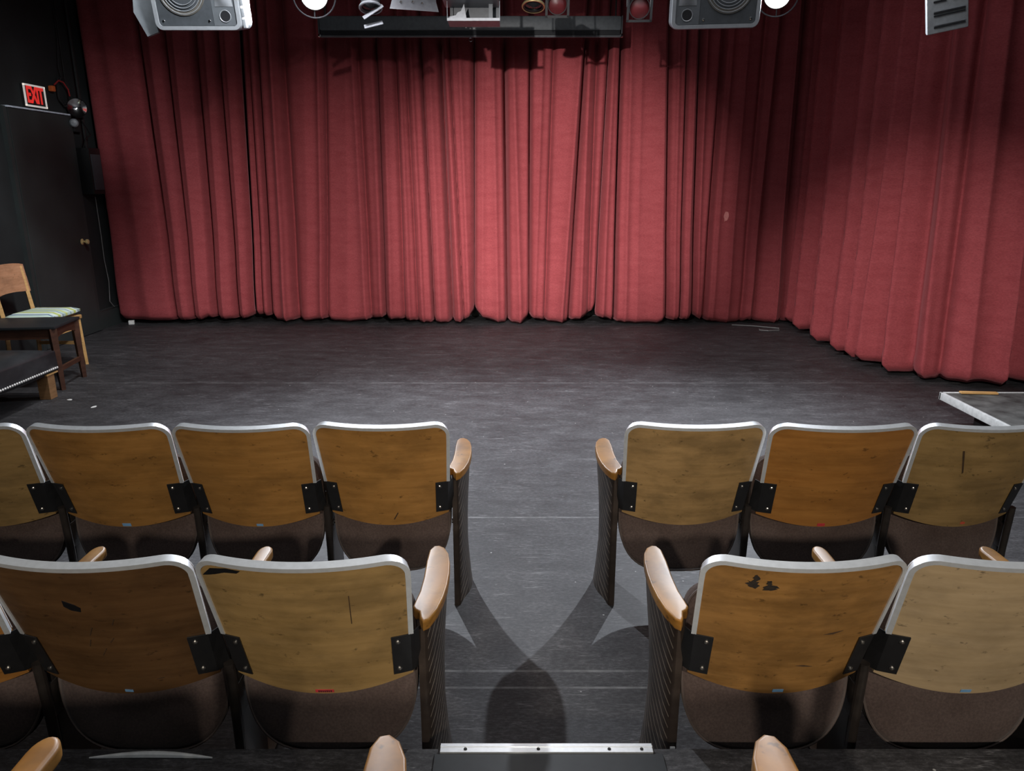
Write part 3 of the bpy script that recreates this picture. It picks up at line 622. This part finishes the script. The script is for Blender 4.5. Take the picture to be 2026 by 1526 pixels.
# ------------------------------------------------------------------ furniture on the left
# wooden chair, facing +x
t = empty('wooden_chair', (-4.02, 6.28, 0), 0, 'light wooden chair with a worn reddish backrest beside the black door', 'chair')
for yy in (-0.20, 0.20):
    MB().tube([(0.20, yy * 1.03, 0), (0.185, yy, 0.44)], [0.017, 0.022], 4).build('leg', M['lightwood'], t, False)
    MB().tube([(-0.20, yy, 0), (-0.19, yy, 0.45), (-0.245, yy, 0.88)], [0.018, 0.023, 0.018], 4).build('leg', M['lightwood'], t, False)
MB().box((0.0, 0, 0.435), (0.43, 0.44, 0.035), bev=0.008).build('seat', M['lightwood'], t)
mb = MB(); P = []
for j in range(9):
    z = 0.66 + 0.25 * j / 8; P.append([(-0.175 - 0.125 * (z - 0.45) - 0.035 * math.cos(math.pi * (i / 12 - 0.5)), -0.225 + 0.45 * i / 12, z - 0.018 * (abs(i - 6) / 6) ** 4 * (1 if j > 4 else 0) + 0.012 * math.sin(math.pi * i / 12) * (j == 0)) for i in range(13)])
mb.grid(P, lambda i, j: (-0.016, 0, 0)); mb.build('backrest', M['chairback'], t)
mb = MB().box((0.0, 0.20, 0.20), (0.38, 0.016, 0.028)); mb.box((0.0, -0.20, 0.20), (0.38, 0.016, 0.028)); mb.box((0.19, 0, 0.36), (0.018, 0.38, 0.05)); mb.build('stretcher', M['lightwood'], t, False)
t = empty('chair_cushion', (-4.005, 6.285, 0.4525), 0, 'thin green, blue and white striped cushion lying on the wooden chair', 'cushion')
b = bmesh.new(); bmesh.ops.create_cube(b, size=1.0); bmesh.ops.subdivide_edges(b, edges=list(b.edges), cuts=7, use_grid_fill=True)
for v in b.verts:
    x, y, z = v.co; r = max(abs(x), abs(y)) * 2; hgt = 0.030 * (1 - r ** 5) + 0.008
    v.co = Vector((x * 0.41 * (1 - 0.03 * abs(y * 2) ** 3), y * 0.43 * (1 - 0.03 * abs(x * 2) ** 3), 0.038 + z * 2 * hgt + (0.02 * max(0, x) ** 2 if z > 0 else 0)))
mb = MB(); mb._add(b); cb = mb.build('cushion_cover', M['cushion'], t, True, 180); 
# dark table with black top
rz = math.radians(7.8)
t = empty('low_table', (-3.545, 5.845, 0), rz, 'low table with a black top and dark legs, in front of the wooden chair', 'table')
MB().box((-0.40, 0, 0.500), (0.80, 0.46, 0.020), bev=0.004).build('table_top', M['tabletop'], t)
mb = MB()
for yy in (-0.20, 0.20): mb.box((-0.40, yy, 0.45), (0.72, 0.018, 0.078))
mb.build('apron', M['darkwood'], t, False)
# end apron with an arched lower edge
ol = [(-0.20, 0.489), (0.20, 0.489), (0.20, 0.40)] + [(0.17 - 0.34 * k / 10, 0.405 + 0.022 * math.sin(math.pi * k / 10)) for k in range(11)] + [(-0.20, 0.40)]
Mx = Matrix.Translation((-0.035, 0, 0)) @ Matrix.Rotation(math.radians(90), 4, 'Z') @ Matrix.Rotation(math.radians(90), 4, 'X')
MB().prism(ol, -0.010, 0.010, Mx).build('apron', M['darkwood'], t, False)
for xx in (-0.035, -0.77):
    for yy in (-0.20, 0.20): MB().tube([(xx + 0.010, yy, 0), (xx, yy, 0.49)], [0.022, 0.036], 4).build('leg', M['darkwood'], t, False)
MB().box((-0.03, 0, 0.165), (0.022, 0.38, 0.034)).build('stretcher', M['darkwood'], t, False)
# black leather bench
t = empty('leather_bench', (-3.78, 4.72, 0), 0, 'black leather bench with silver nailheads and wooden block legs, at the left edge', 'bench')
b = bmesh.new(); bmesh.ops.create_cube(b, size=1.0); bmesh.ops.subdivide_edges(b, edges=list(b.edges), cuts=11, use_grid_fill=True)
for v in b.verts:
    x, y, z = v.co; r = max(abs(x), abs(y)) * 2; top = 0.400 - 0.050 * r ** 6 + 0.006 * math.sin(9 * y) * (1 - r); bot = 0.205
    v.co = Vector((x * 0.64 * (1 - 0.012 * (z + 0.5)), y * 1.56 * (1 - 0.01 * (z + 0.5)), bot + (top - bot) * (z + 0.5)))
mb = MB(); mb._add(b); up = mb.build('upholstery', M['leather'], t, True, 180)
for k in range(62):
    yy = -0.765 + 1.53 * k / 61
    MB().lathe([(0.0098, 0), (0.0085, 0.004), (0.005, 0.0065), (0.0005, 0.007)], Matrix.Translation((0.319, yy, 0.222)) @ Matrix.Rotation(math.radians(90), 4, 'Y'), 10).build('nailhead', M['nail'], up)
MB().box((0.0, 0, 0.196), (0.60, 1.52, 0.020)).build('frame_rail', M['blackmatte'], t, False)
MB().box((0.307, 0.70, 0.192), (0.018, 0.14, 0.012)).build('trim_slat', M['lightwood'], t, False)
for xx in (-0.24, 0.265):
    for yy in (-0.70, 0.69): MB().box((xx, yy, 0.094), (0.085, 0.085, 0.188), bev=0.003).build('leg', M['block'], t, False)

# ------------------------------------------------------------------ things on and by the left wall
t = empty('exit_sign', (XL + 0.022, 7.515, 2.36), 0, 'red lit exit sign in a white frame above the black door', 'sign')
MB().box((-0.006, 0, 0), (0.030, 0.318, 0.192)).build('sign_box', M['blackmatte'], t, False)
mb = MB()
for zz in (-0.092, 0.092): mb.box((0.012, 0, zz), (0.012, 0.326, 0.016))
for yy in (-0.156, 0.156): mb.box((0.012, yy, 0), (0.012, 0.014, 0.19))
mb.build('frame', M['exitframe'], t, False)
cu = bpy.data.curves.new('exit_letters', 'FONT'); cu.body = 'EXIT'; cu.size = 0.168; cu.align_x = 'CENTER'; cu.align_y = 'CENTER'; cu.extrude = 0.003; cu.offset = 0.004; cu.space_character = 0.92
tmp = bpy.data.objects.new('tmp', cu); COL.objects.link(tmp); dg = bpy.context.evaluated_depsgraph_get(); me = bpy.data.meshes.new_from_object(tmp.evaluated_get(dg)); bpy.data.objects.remove(tmp)
me.materials.clear()
lt = link('lettering', me, M['exitred'], t); me.transform(Matrix(((0, 0, 1, 0.013), (0.80, 0, 0, 0), (0, 1.22, 0, 0), (0, 0, 0, 1))))
# emergency lamp
t = empty('emergency_lamp', (XL, 8.10, 2.28), 0, 'round chrome emergency lamp head on a black bracket by the door corner', 'lamp')
MB().box((0.03, 0.02, -0.14), (0.06, 0.12, 0.13), bev=0.006).build('lamp_bracket', M['blackmatte'], t)
mb = MB(); Ml = aim((0.09, 0, 0.03), (0.6, -0.8, -0.05)); mb.lathe([(0.03, -0.09), (0.07, -0.06), (0.092, 0.0), (0.096, 0.02), (0.090, 0.024)], Ml, 24, cap0=True); mb.tube([(0.03, 0.02, -0.1), (0.07, 0.02, -0.03)], 0.014); mb.build('lamp_head', M['black'], t)
MB().lathe([(0.088, 0.018), (0.06, 0.004), (0.028, -0.008), (0.001, -0.012)], Ml, 24).build('reflector', M['chrome'], t)
MB().lathe([(0.03, 0.0), (0.042, 0.03), (0.03, 0.05), (0.001, 0.055)], aim((0.06, -0.04, -0.12), (0.5, -0.9, -0.2)), 16).build('test_lens', M['greylight'], t)
# coiled cable
t = empty('cable_coil', (XL, 7.96, 2.48), 0, 'coiled black cable with an orange plug hanging on the wall right of the exit sign', 'cable')
mb = MB(); r_ = random.Random(3); pts = []
for k in range(120):
    a = 2 * math.pi * k / 24; rr = 0.10 + 0.014 * math.sin(k * 0.7) ; pts.append((0.03 + 0.006 * math.sin(k * 1.3), 0.05 + rr * math.cos(a), rr * 1.25 * math.sin(a) - 0.03))
mb.tube(pts, 0.006, 6); mb.tube([(0.02, 0.12, 0.05), (0.02, 0.13, 0.5), (0.02, 0.14, 1.25)], 0.006, 6); mb.tube([(0.02, 0.06, 0.10), (0.03, 0.02, 0.2), (0.02, 0.1, 0.5), (0.02, 0.11, 1.25)], 0.005, 6); mb.build('cable', M['blackmatte'], t)
MB().box((0.035, -0.155, -0.02), (0.05, 0.05, 0.055), bev=0.012).build('plug', M['orangeplug'], t)
MB().tube([(0.045, -0.12, 0.02), (0.05, -0.05, 0.065), (0.05, 0.03, 0.06), (0.05, 0.10, 0.0), (0.04, 0.13, -0.06)], 0.0075, 6).build('red_lead', M['redcable'], t)
# wall box with conduit
t = empty('control_box', (XL, 8.22, 1.45), 0, 'tall black electrical box on the left wall between door and curtain', 'box')
MB().box((0.07, 0, 0.235), (0.14, 0.22, 0.47), bev=0.006).build('box_body', M['black'], t)
MB().box((0.143, 0.0, 0.225), (0.008, 0.18, 0.36), bev=0.003).build('box_cover', M['greydark'], t)
mb = MB().tube([(0.04, 0.04, 0.47), (0.04, 0.04, 2.2)], 0.016); mb.build('conduit', M['black'], t)
mb = MB().tube([(0.06, -0.05, 0.47), (0.10, -0.06, 0.56), (0.12, 0.01, 0.60), (0.07, 0.05, 0.67), (0.05, 0.0, 0.75)], 0.007, 6); mb.build('cable_loop', M['black'], t)
tag(MB().tube([(XL + 0.02, 8.33, 1.42), (XL + 0.02, 8.335, 1.0), (XL + 0.03, 8.31, 0.75), (XL + 0.03, 8.34, 0.5), (XL + 0.03, 8.30, 0.28), (XL + 0.04, 8.36, 0.21)], 0.005, 6).build('wall_cable', M['greycable'], None), 'thin grey cable hanging down the black wall to the baseboard beside the curtain', 'cable')

# ------------------------------------------------------------------ overhead
def pipe(p, q, label):
    t = tag(MB().tube([p, q], 0.024, 14).build('lighting_pipe', M['black'], None), label, 'pipe', 'overhead lighting pipes'); return t
PZ = 3.22
t = empty('lighting_pipe', (0.3, 6.42, PZ), 0, 'black lighting pipe just above the picture that carries the stage lamps', 'pipe')
MB().tube([(-3.1, 0, 0), (2.55, 0, 0)], 0.024, 14).build('bar', M['black'], t)
for xx in (-2.9, 0.1, 2.45): MB().tube([(xx, 0, 0.02), (xx, 0, ZC - PZ)], 0.012, 10).build('hanger', M['black'], t)
def par_can(name, loc, target, label, lens, r=0.105, length=0.26, cat='stage lamp', frame=True, rim='hood'):
    """PAR can hung by a yoke from the pipe above; loc is the centre of its mouth"""
    t = empty(name, loc, 0, label, cat, 'stage lamps on the pipe')
    M0 = (Vector(target) - Vector(loc)).to_track_quat('Z', 'Y').to_matrix().to_4x4()
    mb = MB(); mb.lathe([(r * 0.45, -length), (r * 0.75, -length * 0.92), (r * 0.80, -length * 0.55), (r, -length * 0.45), (r, 0.0), (r * 0.94, 0.0), (r * 0.94, -0.05)], M0, 28, cap0=True); mb.build('can', M['black'], t)
    MB().lathe([(r * 0.94, -0.035), (r * 0.6, -0.022), (r * 0.2, -0.016), (0.001, -0.015)], M0, 28).build('lens', M[lens], t)
    if frame:
        mb = MB(); w = r * 1.12
        for a in range(4):
            R4 = M0 @ Matrix.Rotation(a * math.pi / 2, 4, 'Z'); bb = bmesh.new(); bmesh.ops.create_cube(bb, size=1.0)
            for v in bb.verts: v.co = Vector((v.co.x * 0.018 + w, v.co.y * (2 * w + 0.018), v.co.z * 0.006 + 0.006))
            mb._add(bb, R4)
        mb.build('gel_frame', M['black'], t, False)
    else:
        ring = [M0 @ Vector((r * 1.5 * math.cos(a), r * 1.5 * math.sin(a), 0.0)) for a in [2 * math.pi * k / 32 for k in range(32)]]
        mb = MB().tube(ring, 0.006, 8, close=True)
        for a in (0.6, 2.7, 4.7): mb.tube([M0 @ Vector((r * 0.98 * math.cos(a), r * 0.98 * math.sin(a), -0.01)), M0 @ Vector((r * 1.5 * math.cos(a), r * 1.5 * math.sin(a), 0))], 0.005, 6)
        mb.build('front_ring', M[rim], t)
    pv = M0 @ Vector((0, 0, -length * 0.3)); top = PZ - loc[2] - 0.03; dy = 6.42 - loc[1]
    mb = MB().tube([pv + Vector((-r - 0.012, 0, 0)), pv + Vector((-r - 0.012, dy * 0.3, 0.6 * (top - pv.z))), (0, dy, top), pv + Vector((r + 0.012, dy * 0.3, 0.6 * (top - pv.z))), pv + Vector((r + 0.012, 0, 0))], 0.007, 8); mb.box((0, dy, top + 0.03), (0.035, 0.075, 0.075), bev=0.006); mb.build('yoke', M['black'], t)
    return t
par_can('stage_lamp', (-1.505, 6.24, 2.945), (-0.3, 2.2, 0.6), 'lit stage lamp in a wire ring at the top, right of the left loudspeaker', 'lens', frame=False)
par_can('stage_lamp', (2.067, 6.39, 2.985), (0.3, 2.2, 0.6), 'lit stage lamp at the top edge, right of the right loudspeaker', 'lens', frame=False)
par_can('stage_lamp', (0.350, 6.30, 2.90), (0.25, 2.0, 1.6), 'dark stage lamp with a red gel above the screen case', 'redgel', r=0.075)
par_can('stage_lamp', (0.985, 6.30, 2.875), (0.7, 2.0, 1.6), 'dark stage lamp with a red gel above the right end of the screen case', 'redgel', r=0.080)
# fresnels with barn doors
def fresnel(loc, rz, label, rim, doors):
    t = empty('stage_lamp', loc, rz, label, 'stage lamp', 'stage lamps on the pipe')
    mb = MB(); M0 = Matrix.Rotation(math.radians(165), 4, 'X'); mb.lathe([(0.05, -0.20), (0.085, -0.17), (0.085, -0.03), (0.102, -0.01), (0.102, 0.0), (0.08, 0.0)], M0, 24, cap0=True); mb.build('can', M['hood'] if rim == 'whitepaint' else M['black'], t)
    MB().lathe([(0.102, -0.012), (0.108, 0.0), (0.104, 0.006), (0.094, 0.004)], M0, 24).build('rim', M[rim], t)
    MB().lathe([(0.08, -0.01), (0.001, 0.01)], M0, 20).build('lens', M['glassdark'], t)
    if doors:
        for w, a, zz in ((0.20, -28, -0.035), (0.17, -12, -0.125)):
            MB().box((0.02, -0.06, zz), (w, 0.12, 0.004), rotm('Y', a) @ rotm('X', 20)).build('barn_door', M['whitepaint'], t, False)
    t.scale = (0.85, 0.85, 1.0)
    dy = 6.42 - loc[1]; top = PZ - loc[2] - 0.03
    mb = MB().tube([(-0.105, 0, 0.08), (-0.10, dy * .5, top * .8), (0, dy, top), (0.10, dy * .5, top * .8), (0.105, 0, 0.08)], 0.007, 8); mb.box((0, dy, top + 0.03), (0.035, 0.075, 0.075), bev=0.006); mb.build('yoke', M['black'], t)
    return t
fresnel((-1.09, 6.30, 2.875), 0.15, 'tilted stage lamp with white barn doors above the left end of the screen case', 'whitepaint', True)
fresnel((0.165, 6.30, 2.885), -0.1, 'black stage lamp with a worn gold rim pointing down above the screen case', 'gold', False)
# wide grey flood light
t = empty('flood_light', (-0.745, 6.28, 2.90), 0.05, 'wide grey flood light hood with visible bolts above the screen case', 'stage lamp')
P = [[(-0.165 + 0.33 * i / 6 - 0.02 * (j == 0) * (1 - 2 * i / 6), -0.10 + 0.10 * j / 4, -0.055 - 0.02 * i / 6 + 0.22 * (j / 4) ** 0.8) for i in range(7)] for j in range(5)]
MB().grid(P, lambda i, j: (0, 0.006, 0.0)).build('hood', M['hood'], t)
MB().box((0.0, 0.05, 0.06), (0.30, 0.10, 0.16), bev=0.01).build('housing', M['black'], t)
for xx, zz in ((-0.10, -0.005), (-0.01, -0.005), (0.06, -0.015)): MB().lathe([(0.010, 0), (0.009, 0.006), (0.001, 0.008)], Matrix.Translation((xx, -0.088, zz)) @ Matrix.Rotation(math.radians(120), 4, 'X'), 10).build('bolt', M['chrome'], t)
MB().tube([(0, 0.08, 0.13), (0, 0.14, PZ - 2.90)], 0.012, 8).build('hanger', M['black'], t)
MB().tube([(0.07, -0.06, 0.12), (0.09, -0.09, 0.07), (0.10, -0.10, 0.04), (0.12, -0.09, 0.06), (0.13, -0.05, 0.12)], 0.006, 6).build('safety_cable', M['black'], t)
# projector cradle: grey box with an open frame below it
t = empty('projector_cradle', (-0.295, 6.25, 2.77), 0, 'open grey metal projector cradle with a bright bottom lip at the top centre', 'cradle')
mb = MB().box((0, 0.10, 0.006), (0.40, 0.24, 0.008)); mb.box((0, -0.018, 0.012), (0.405, 0.006, 0.020)); mb.build('bottom_shelf', M['whitepaint'], t, False)
MB().box((0, 0.21, 0.09), (0.39, 0.008, 0.16)).build('back_plate', M['greydark'], t, False)
mb = MB().prism([(-0.195, 0.02), (-0.055, 0.02), (-0.075, 0.135), (-0.10, 0.085), (-0.125, 0.075), (-0.14, 0.055), (-0.195, 0.045)], 0, 0.006, Matrix.Translation((0.0, 0.06, 0)) @ Matrix.Rotation(math.radians(90), 4, 'X')); mb.build('side_bracket', M['whitepaint'], t, False)
MB().box((0.13, 0.08, 0.075), (0.03, 0.006, 0.13)).build('rear_post', M['grey'], t, False)
mb = MB()
for xx in (-0.2, 0.2): mb.tube([(xx, -0.018, 0.01), (xx, -0.016, 0.145)], 0.003, 6)
mb.build('front_wire', M['greylight'], t)
MB().box((-0.02, 0.06, 0.185), (0.425, 0.30, 0.09), bev=0.004).build('projector_body', M['greylight'], t, False)
mb = MB()
for xx in (-0.17, 0.13): mb.tube([(xx, 0.13, 0.22), (xx, 0.13, ZC - 2.77)], 0.012, 8)
mb.build('hanger', M['black'], t)
# projection screen case
t = empty('screen_case', (-0.40, 7.85, 2.93), 0, 'long black projection screen case hanging in front of the curtain top', 'screen')
MB().box((0, 0, 0.115), (2.90, 0.14, 0.13), bev=0.02).build('case', M['screen'], t)
MB().box((0, 0.0, 0.032), (2.88, 0.10, 0.044)).build('case_slot', M['hole'], t, False)
MB().tube([(-1.45, -0.02, 0.010), (1.45, -0.02, 0.010)], 0.017, 12).build('weight_bar', M['screen'], t)
for xx in (-1.455, 1.455):
    MB().box((xx, 0, 0.10), (0.012, 0.15, 0.16), bev=0.004).build('end_cap', M['greydark'], t); MB().lathe([(0.018, 0), (0.014, 0.016), (0.001, 0.02)], Matrix.Translation((xx, -0.02, 0.010)) @ Matrix.Rotation(math.radians(90 if xx > 0 else -90), 4, 'Y'), 12).build('bar_tip', M['chrome'], t)
mb = MB().tube([(math.cos(a) * 0.016, -0.02, -0.024 + 0.016 * math.sin(a)) for a in [2 * math.pi * k / 16 for k in range(16)]], 0.003, 6, close=True); mb.build('pull_ring', M['chrome'], t)
for xx in (-1.40, 1.40): MB().tube([(xx, 0, 0.17), (xx, 0, ZC - 2.93)], 0.008, 8).build('hanger', M['black'], t)
mb = MB()
for k, (xx, zz) in enumerate(((-0.04, 0.075), (0.0, 0.066), (0.035, 0.066), (0.05, 0.095))): mb.box((xx, -0.0715, zz), (0.016, 0.003, 0.012))
mb.build('sticker_scrap', M['white'], t, False)
# loudspeakers lying on their side
def speaker(loc, rz, tilt, flip, label):
    t = empty('loudspeaker', loc, rz, label, 'loudspeaker', 'grey loudspeakers hung above the stage')
    t.rotation_euler = (tilt, 0, rz)
    w, h, d = 0.54, 0.40, 0.20
    out = [(x, z) for x, z in _rr(w, h, 0.045)]
    Mx = Matrix.Rotation(math.radians(90), 4, 'X')
    MB().prism(out, -d, 0.0, Mx, 0.010).build('cabinet', M['grey'], t)
    ri = _rr(w - 0.004, h - 0.004, 0.045); ro = _rr(w - 0.055, h - 0.055, 0.022)
    mb = MB(); n = len(ri); A = [mb.bm.verts.new((x, -0.002, z)) for x, z in ri]; B = [mb.bm.verts.new((x, -0.018, z)) for x, z in _rr(w - 0.012, h - 0.012, 0.042)]; C_ = [mb.bm.verts.new((x, -0.018, z)) for x, z in ro]; D = [mb.bm.verts.new((x, -0.002, z)) for x, z in ro]
    for X, Yv in ((A, B), (B, C_), (C_, D)):
        for k in range(n): mb.bm.faces.new((X[k], X[(k + 1) % n], Yv[(k + 1) % n], Yv[k]))
    mb.build('front_bezel', M['greylight'], t)
    f = -1 if flip else 1
    MB().box((-f * 0.072, -0.004, 0), (0.335, 0.006, h - 0.06)).build('grille_panel', M['greydark'], t, False)
    mb = MB().lathe([(0.145, 0), (0.140, 0.006), (0.125, 0.003), (0.06, -0.02), (0.03, -0.012), (0.001, -0.006)], Matrix.Translation((-f * 0.075, -0.008, 0.025)) @ Mx, 32); mb.build('woofer', M['cone'], t)
    for rr in (0.132, 0.115, 0.098, 0.08): MB().tube([(-f * 0.075 + rr * math.cos(a), -0.014, 0.025 + rr * math.sin(a)) for a in [2 * math.pi * k / 36 for k in range(36)]], 0.0022, 5, close=True).build('grille_wire', M['greylight'], t)
    for xx in (-0.215, 0.070):
        for zz in (-0.145, 0.145): MB().lathe([(0.009, 0), (0.007, 0.004), (0.001, 0.005)], Matrix.Translation((f * xx, -0.007, zz)) @ Mx, 10).build('screw', M['chrome'], t)
    MB().box((f * 0.172, -0.004, 0), (0.150, 0.008, h - 0.06)).build('horn_panel', M['grey'], t, False)
    P = [[(f * 0.172 + 0.055 * (i / 8 * 2 - 1) * (1 - 0.25 * j / 6), -0.010 - 0.03 * math.sin(math.pi * i / 8) * math.sin(math.pi * j / 6), -0.065 + 0.15 * j / 6) for i in range(9)] for j in range(7)]
    MB().grid(P, lambda i, j: (0, 0.006, 0)).build('horn', M['greylight'], t)
    MB().lathe([(0.036, 0.004), (0.034, 0.009), (0.030, 0.006)], Matrix.Translation((f * 0.172, -0.004, -0.118)) @ Mx, 24).build('port_ring', M['greylight'], t)
    MB().lathe([(0.031, 0.006), (0.001, 0.0055)], Matrix.Translation((f * 0.172, -0.004, -0.118)) @ Mx, 24).build('port', M['hole'], t)
    mb = MB()
    for k in range(6): mb.box((0.276, 0.035, -0.16 + 0.062 * k), (0.016, 0.05, 0.050), bev=0.004)
    if not flip: mb.build('side_ribs', M['greylight'], t)
    MB().tube([(0, 0.12, 0.18), (0, 0.12, ZC - loc[2])], 0.016, 10).build('hanger', M['black'], t)
    return t
def _rr(w, h, r, n=6):
    pts = []
    for cx, cy, a0 in ((w / 2 - r, h / 2 - r, 0), (-w / 2 + r, h / 2 - r, 90), (-w / 2 + r, -h / 2 + r, 180), (w / 2 - r, -h / 2 + r, 270)):
        for k in range(n + 1): a = math.radians(a0 + 90 * k / n); pts.append((cx + r * math.cos(a), cy + r * math.sin(a)))
    return pts
speaker((-1.945, 5.02, 2.690), 0.0, 0.22, False, 'grey loudspeaker hung on its side at the upper left, horn at its right')
speaker((1.255, 5.02, 2.700), -0.13, 0.22, True, 'grey loudspeaker hung on its side at the upper right, horn at its left')
t = empty('speaker_bracket', (-2.30, 5.12, 2.47), 0, 'flat grey mounting bracket left of the left loudspeaker', 'bracket')
mb = MB().prism([(-0.06, 0.30), (0.10, 0.30), (0.10, 0.075), (0.065, 0.06), (0.072, 0.025), (0.0, 0.0), (-0.07, 0.14)], -0.012, 0.012, Matrix.Rotation(math.radians(90), 4, 'X')); mb.build('plate', M['grey'], t, False)
MB().tube([(0.0, 0, 0.28), (0.0, 0, ZC - 2.47)], 0.014, 8).build('hanger', M['black'], t)
# vented grey box at the upper right
t = empty('vented_box', (2.655, 5.0, 2.68), -0.45, 'hanging grey vented box with slots near the top right, in front of the side curtain', 'box'); t.rotation_euler = (0.16, -0.15, -0.45); t.scale = (0.84, 0.9, 1)
MB().box((0, 0.11, 0), (0.265, 0.22, 0.40), bev=0.012).build('box_body', M['vent'], t)
for zz in (-0.165, -0.10, -0.085, 0.05, 0.115): MB().box((0.012, -0.002, zz), (0.20, 0.012, 0.008)).build('vent_slot', M['hole'], t, False)
for xx in (-0.048, 0.072): MB().box((xx, -0.002, -0.02), (0.08, 0.012, 0.010)).build('vent_slot', M['hole'], t, False)
for zz in (-0.153, -0.075, 0.06): MB().box((0.012, -0.003, zz), (0.20, 0.008, 0.005)).build('vent_fin', M['greylight'], t, False)
MB().tube([(0, 0.11, 0.19), (0, 0.11, ZC - 2.68)], 0.016, 10).build('hanger', M['black'], t)

# ------------------------------------------------------------------ low platform and small things on the floor
t = empty('low_platform', (3.585, 4.14, 0), 0, 'low black platform with pale metal edging at the right edge by the curtain', 'platform')
MB().box((0, 0, 0.176), (1.29, 1.44, 0.044)).build('deck', M['deck'], t, False)
mb = MB().box((-0.652, 0, 0.176), (0.022, 1.486, 0.052), bev=0.005); mb.box((0, 0.730, 0.176), (1.326, 0.022, 0.052), bev=0.005); mb.box((0, -0.730, 0.176), (1.326, 0.022, 0.052), bev=0.005); mb.build('edging', M['edge'], t)
MB().box((0.06, -0.02, 0.077), (1.08, 1.26, 0.152)).build('base', M['blackmatte'], t, False)
MB().box((0.20, 0.55, 0.200), (0.50, 0.30, 0.004)).build('dark_mat', M['blackmatte'], t, False)
tag(MB().box((3.16, 4.835, 0.2085), (0.24, 0.035, 0.013), rotm('Z', -5), bev=0.003).build('wood_offcut', M['lightwood'], None, False), 'pale wood strip lying on the far edge of the low platform', 'wood')
tag(MB().tube([(2.50, 8.33, 0.006), (2.70, 8.28, 0.006), (2.85, 8.20, 0.006), (2.97, 8.13, 0.006), (2.93, 8.02, 0.006), (2.80, 7.99, 0.006), (2.72, 8.03, 0.006), (2.74, 8.10, 0.006)], 0.006, 6).build('floor_cable', M['greycable'], None), 'loop of grey cable on the floor in front of the right corner of the curtain', 'cable')
tag(MB().box((-4.36, 8.40, 0.022), (0.06, 0.05, 0.044), rotm('Z', 20), bev=0.004).build('plastic_cap', M['white'], None), 'small white block under the hem of the leftmost curtain panel', 'block')
tag(MB().prism(blob(0, 0, 0.022, 0.016, 9, 9, 0.4), 0, 0.004, Matrix.Translation((-3.33, 5.36, 0.0))).build('paper_scrap', M['white'], None), 'white paper scrap on the floor under the leather bench leg', 'scrap')
tag(MB().prism(blob(0, 0, 0.018, 0.030, 4, 9, 0.4), 0, 0.003, Matrix.Translation((-3.05, 5.18, 0.0))).build('paper_scrap', M['white'], None), 'white paper scrap on the floor right of the bench leg', 'scrap')
tag(MB().tube([(-1.03 + 0.30 * k / 12, 1.502 + 0.010 * math.sin(math.pi * k / 12), 0.2415) for k in range(13)], [0.002 + 0.007 * math.sin(math.pi * k / 12) for k in range(13)], 8).build('grey_strip', M['edge'], None), 'curved pale grey strip lying on the riser edge at the lower left', 'strip')
tag(MB().tube([(-1.225, 1.66, 0.005), (-1.20, 1.76, 0.005)], 0.005, 8).build('white_stick', M['white'], None), 'short white stick on the floor behind the dark brown seat', 'stick')
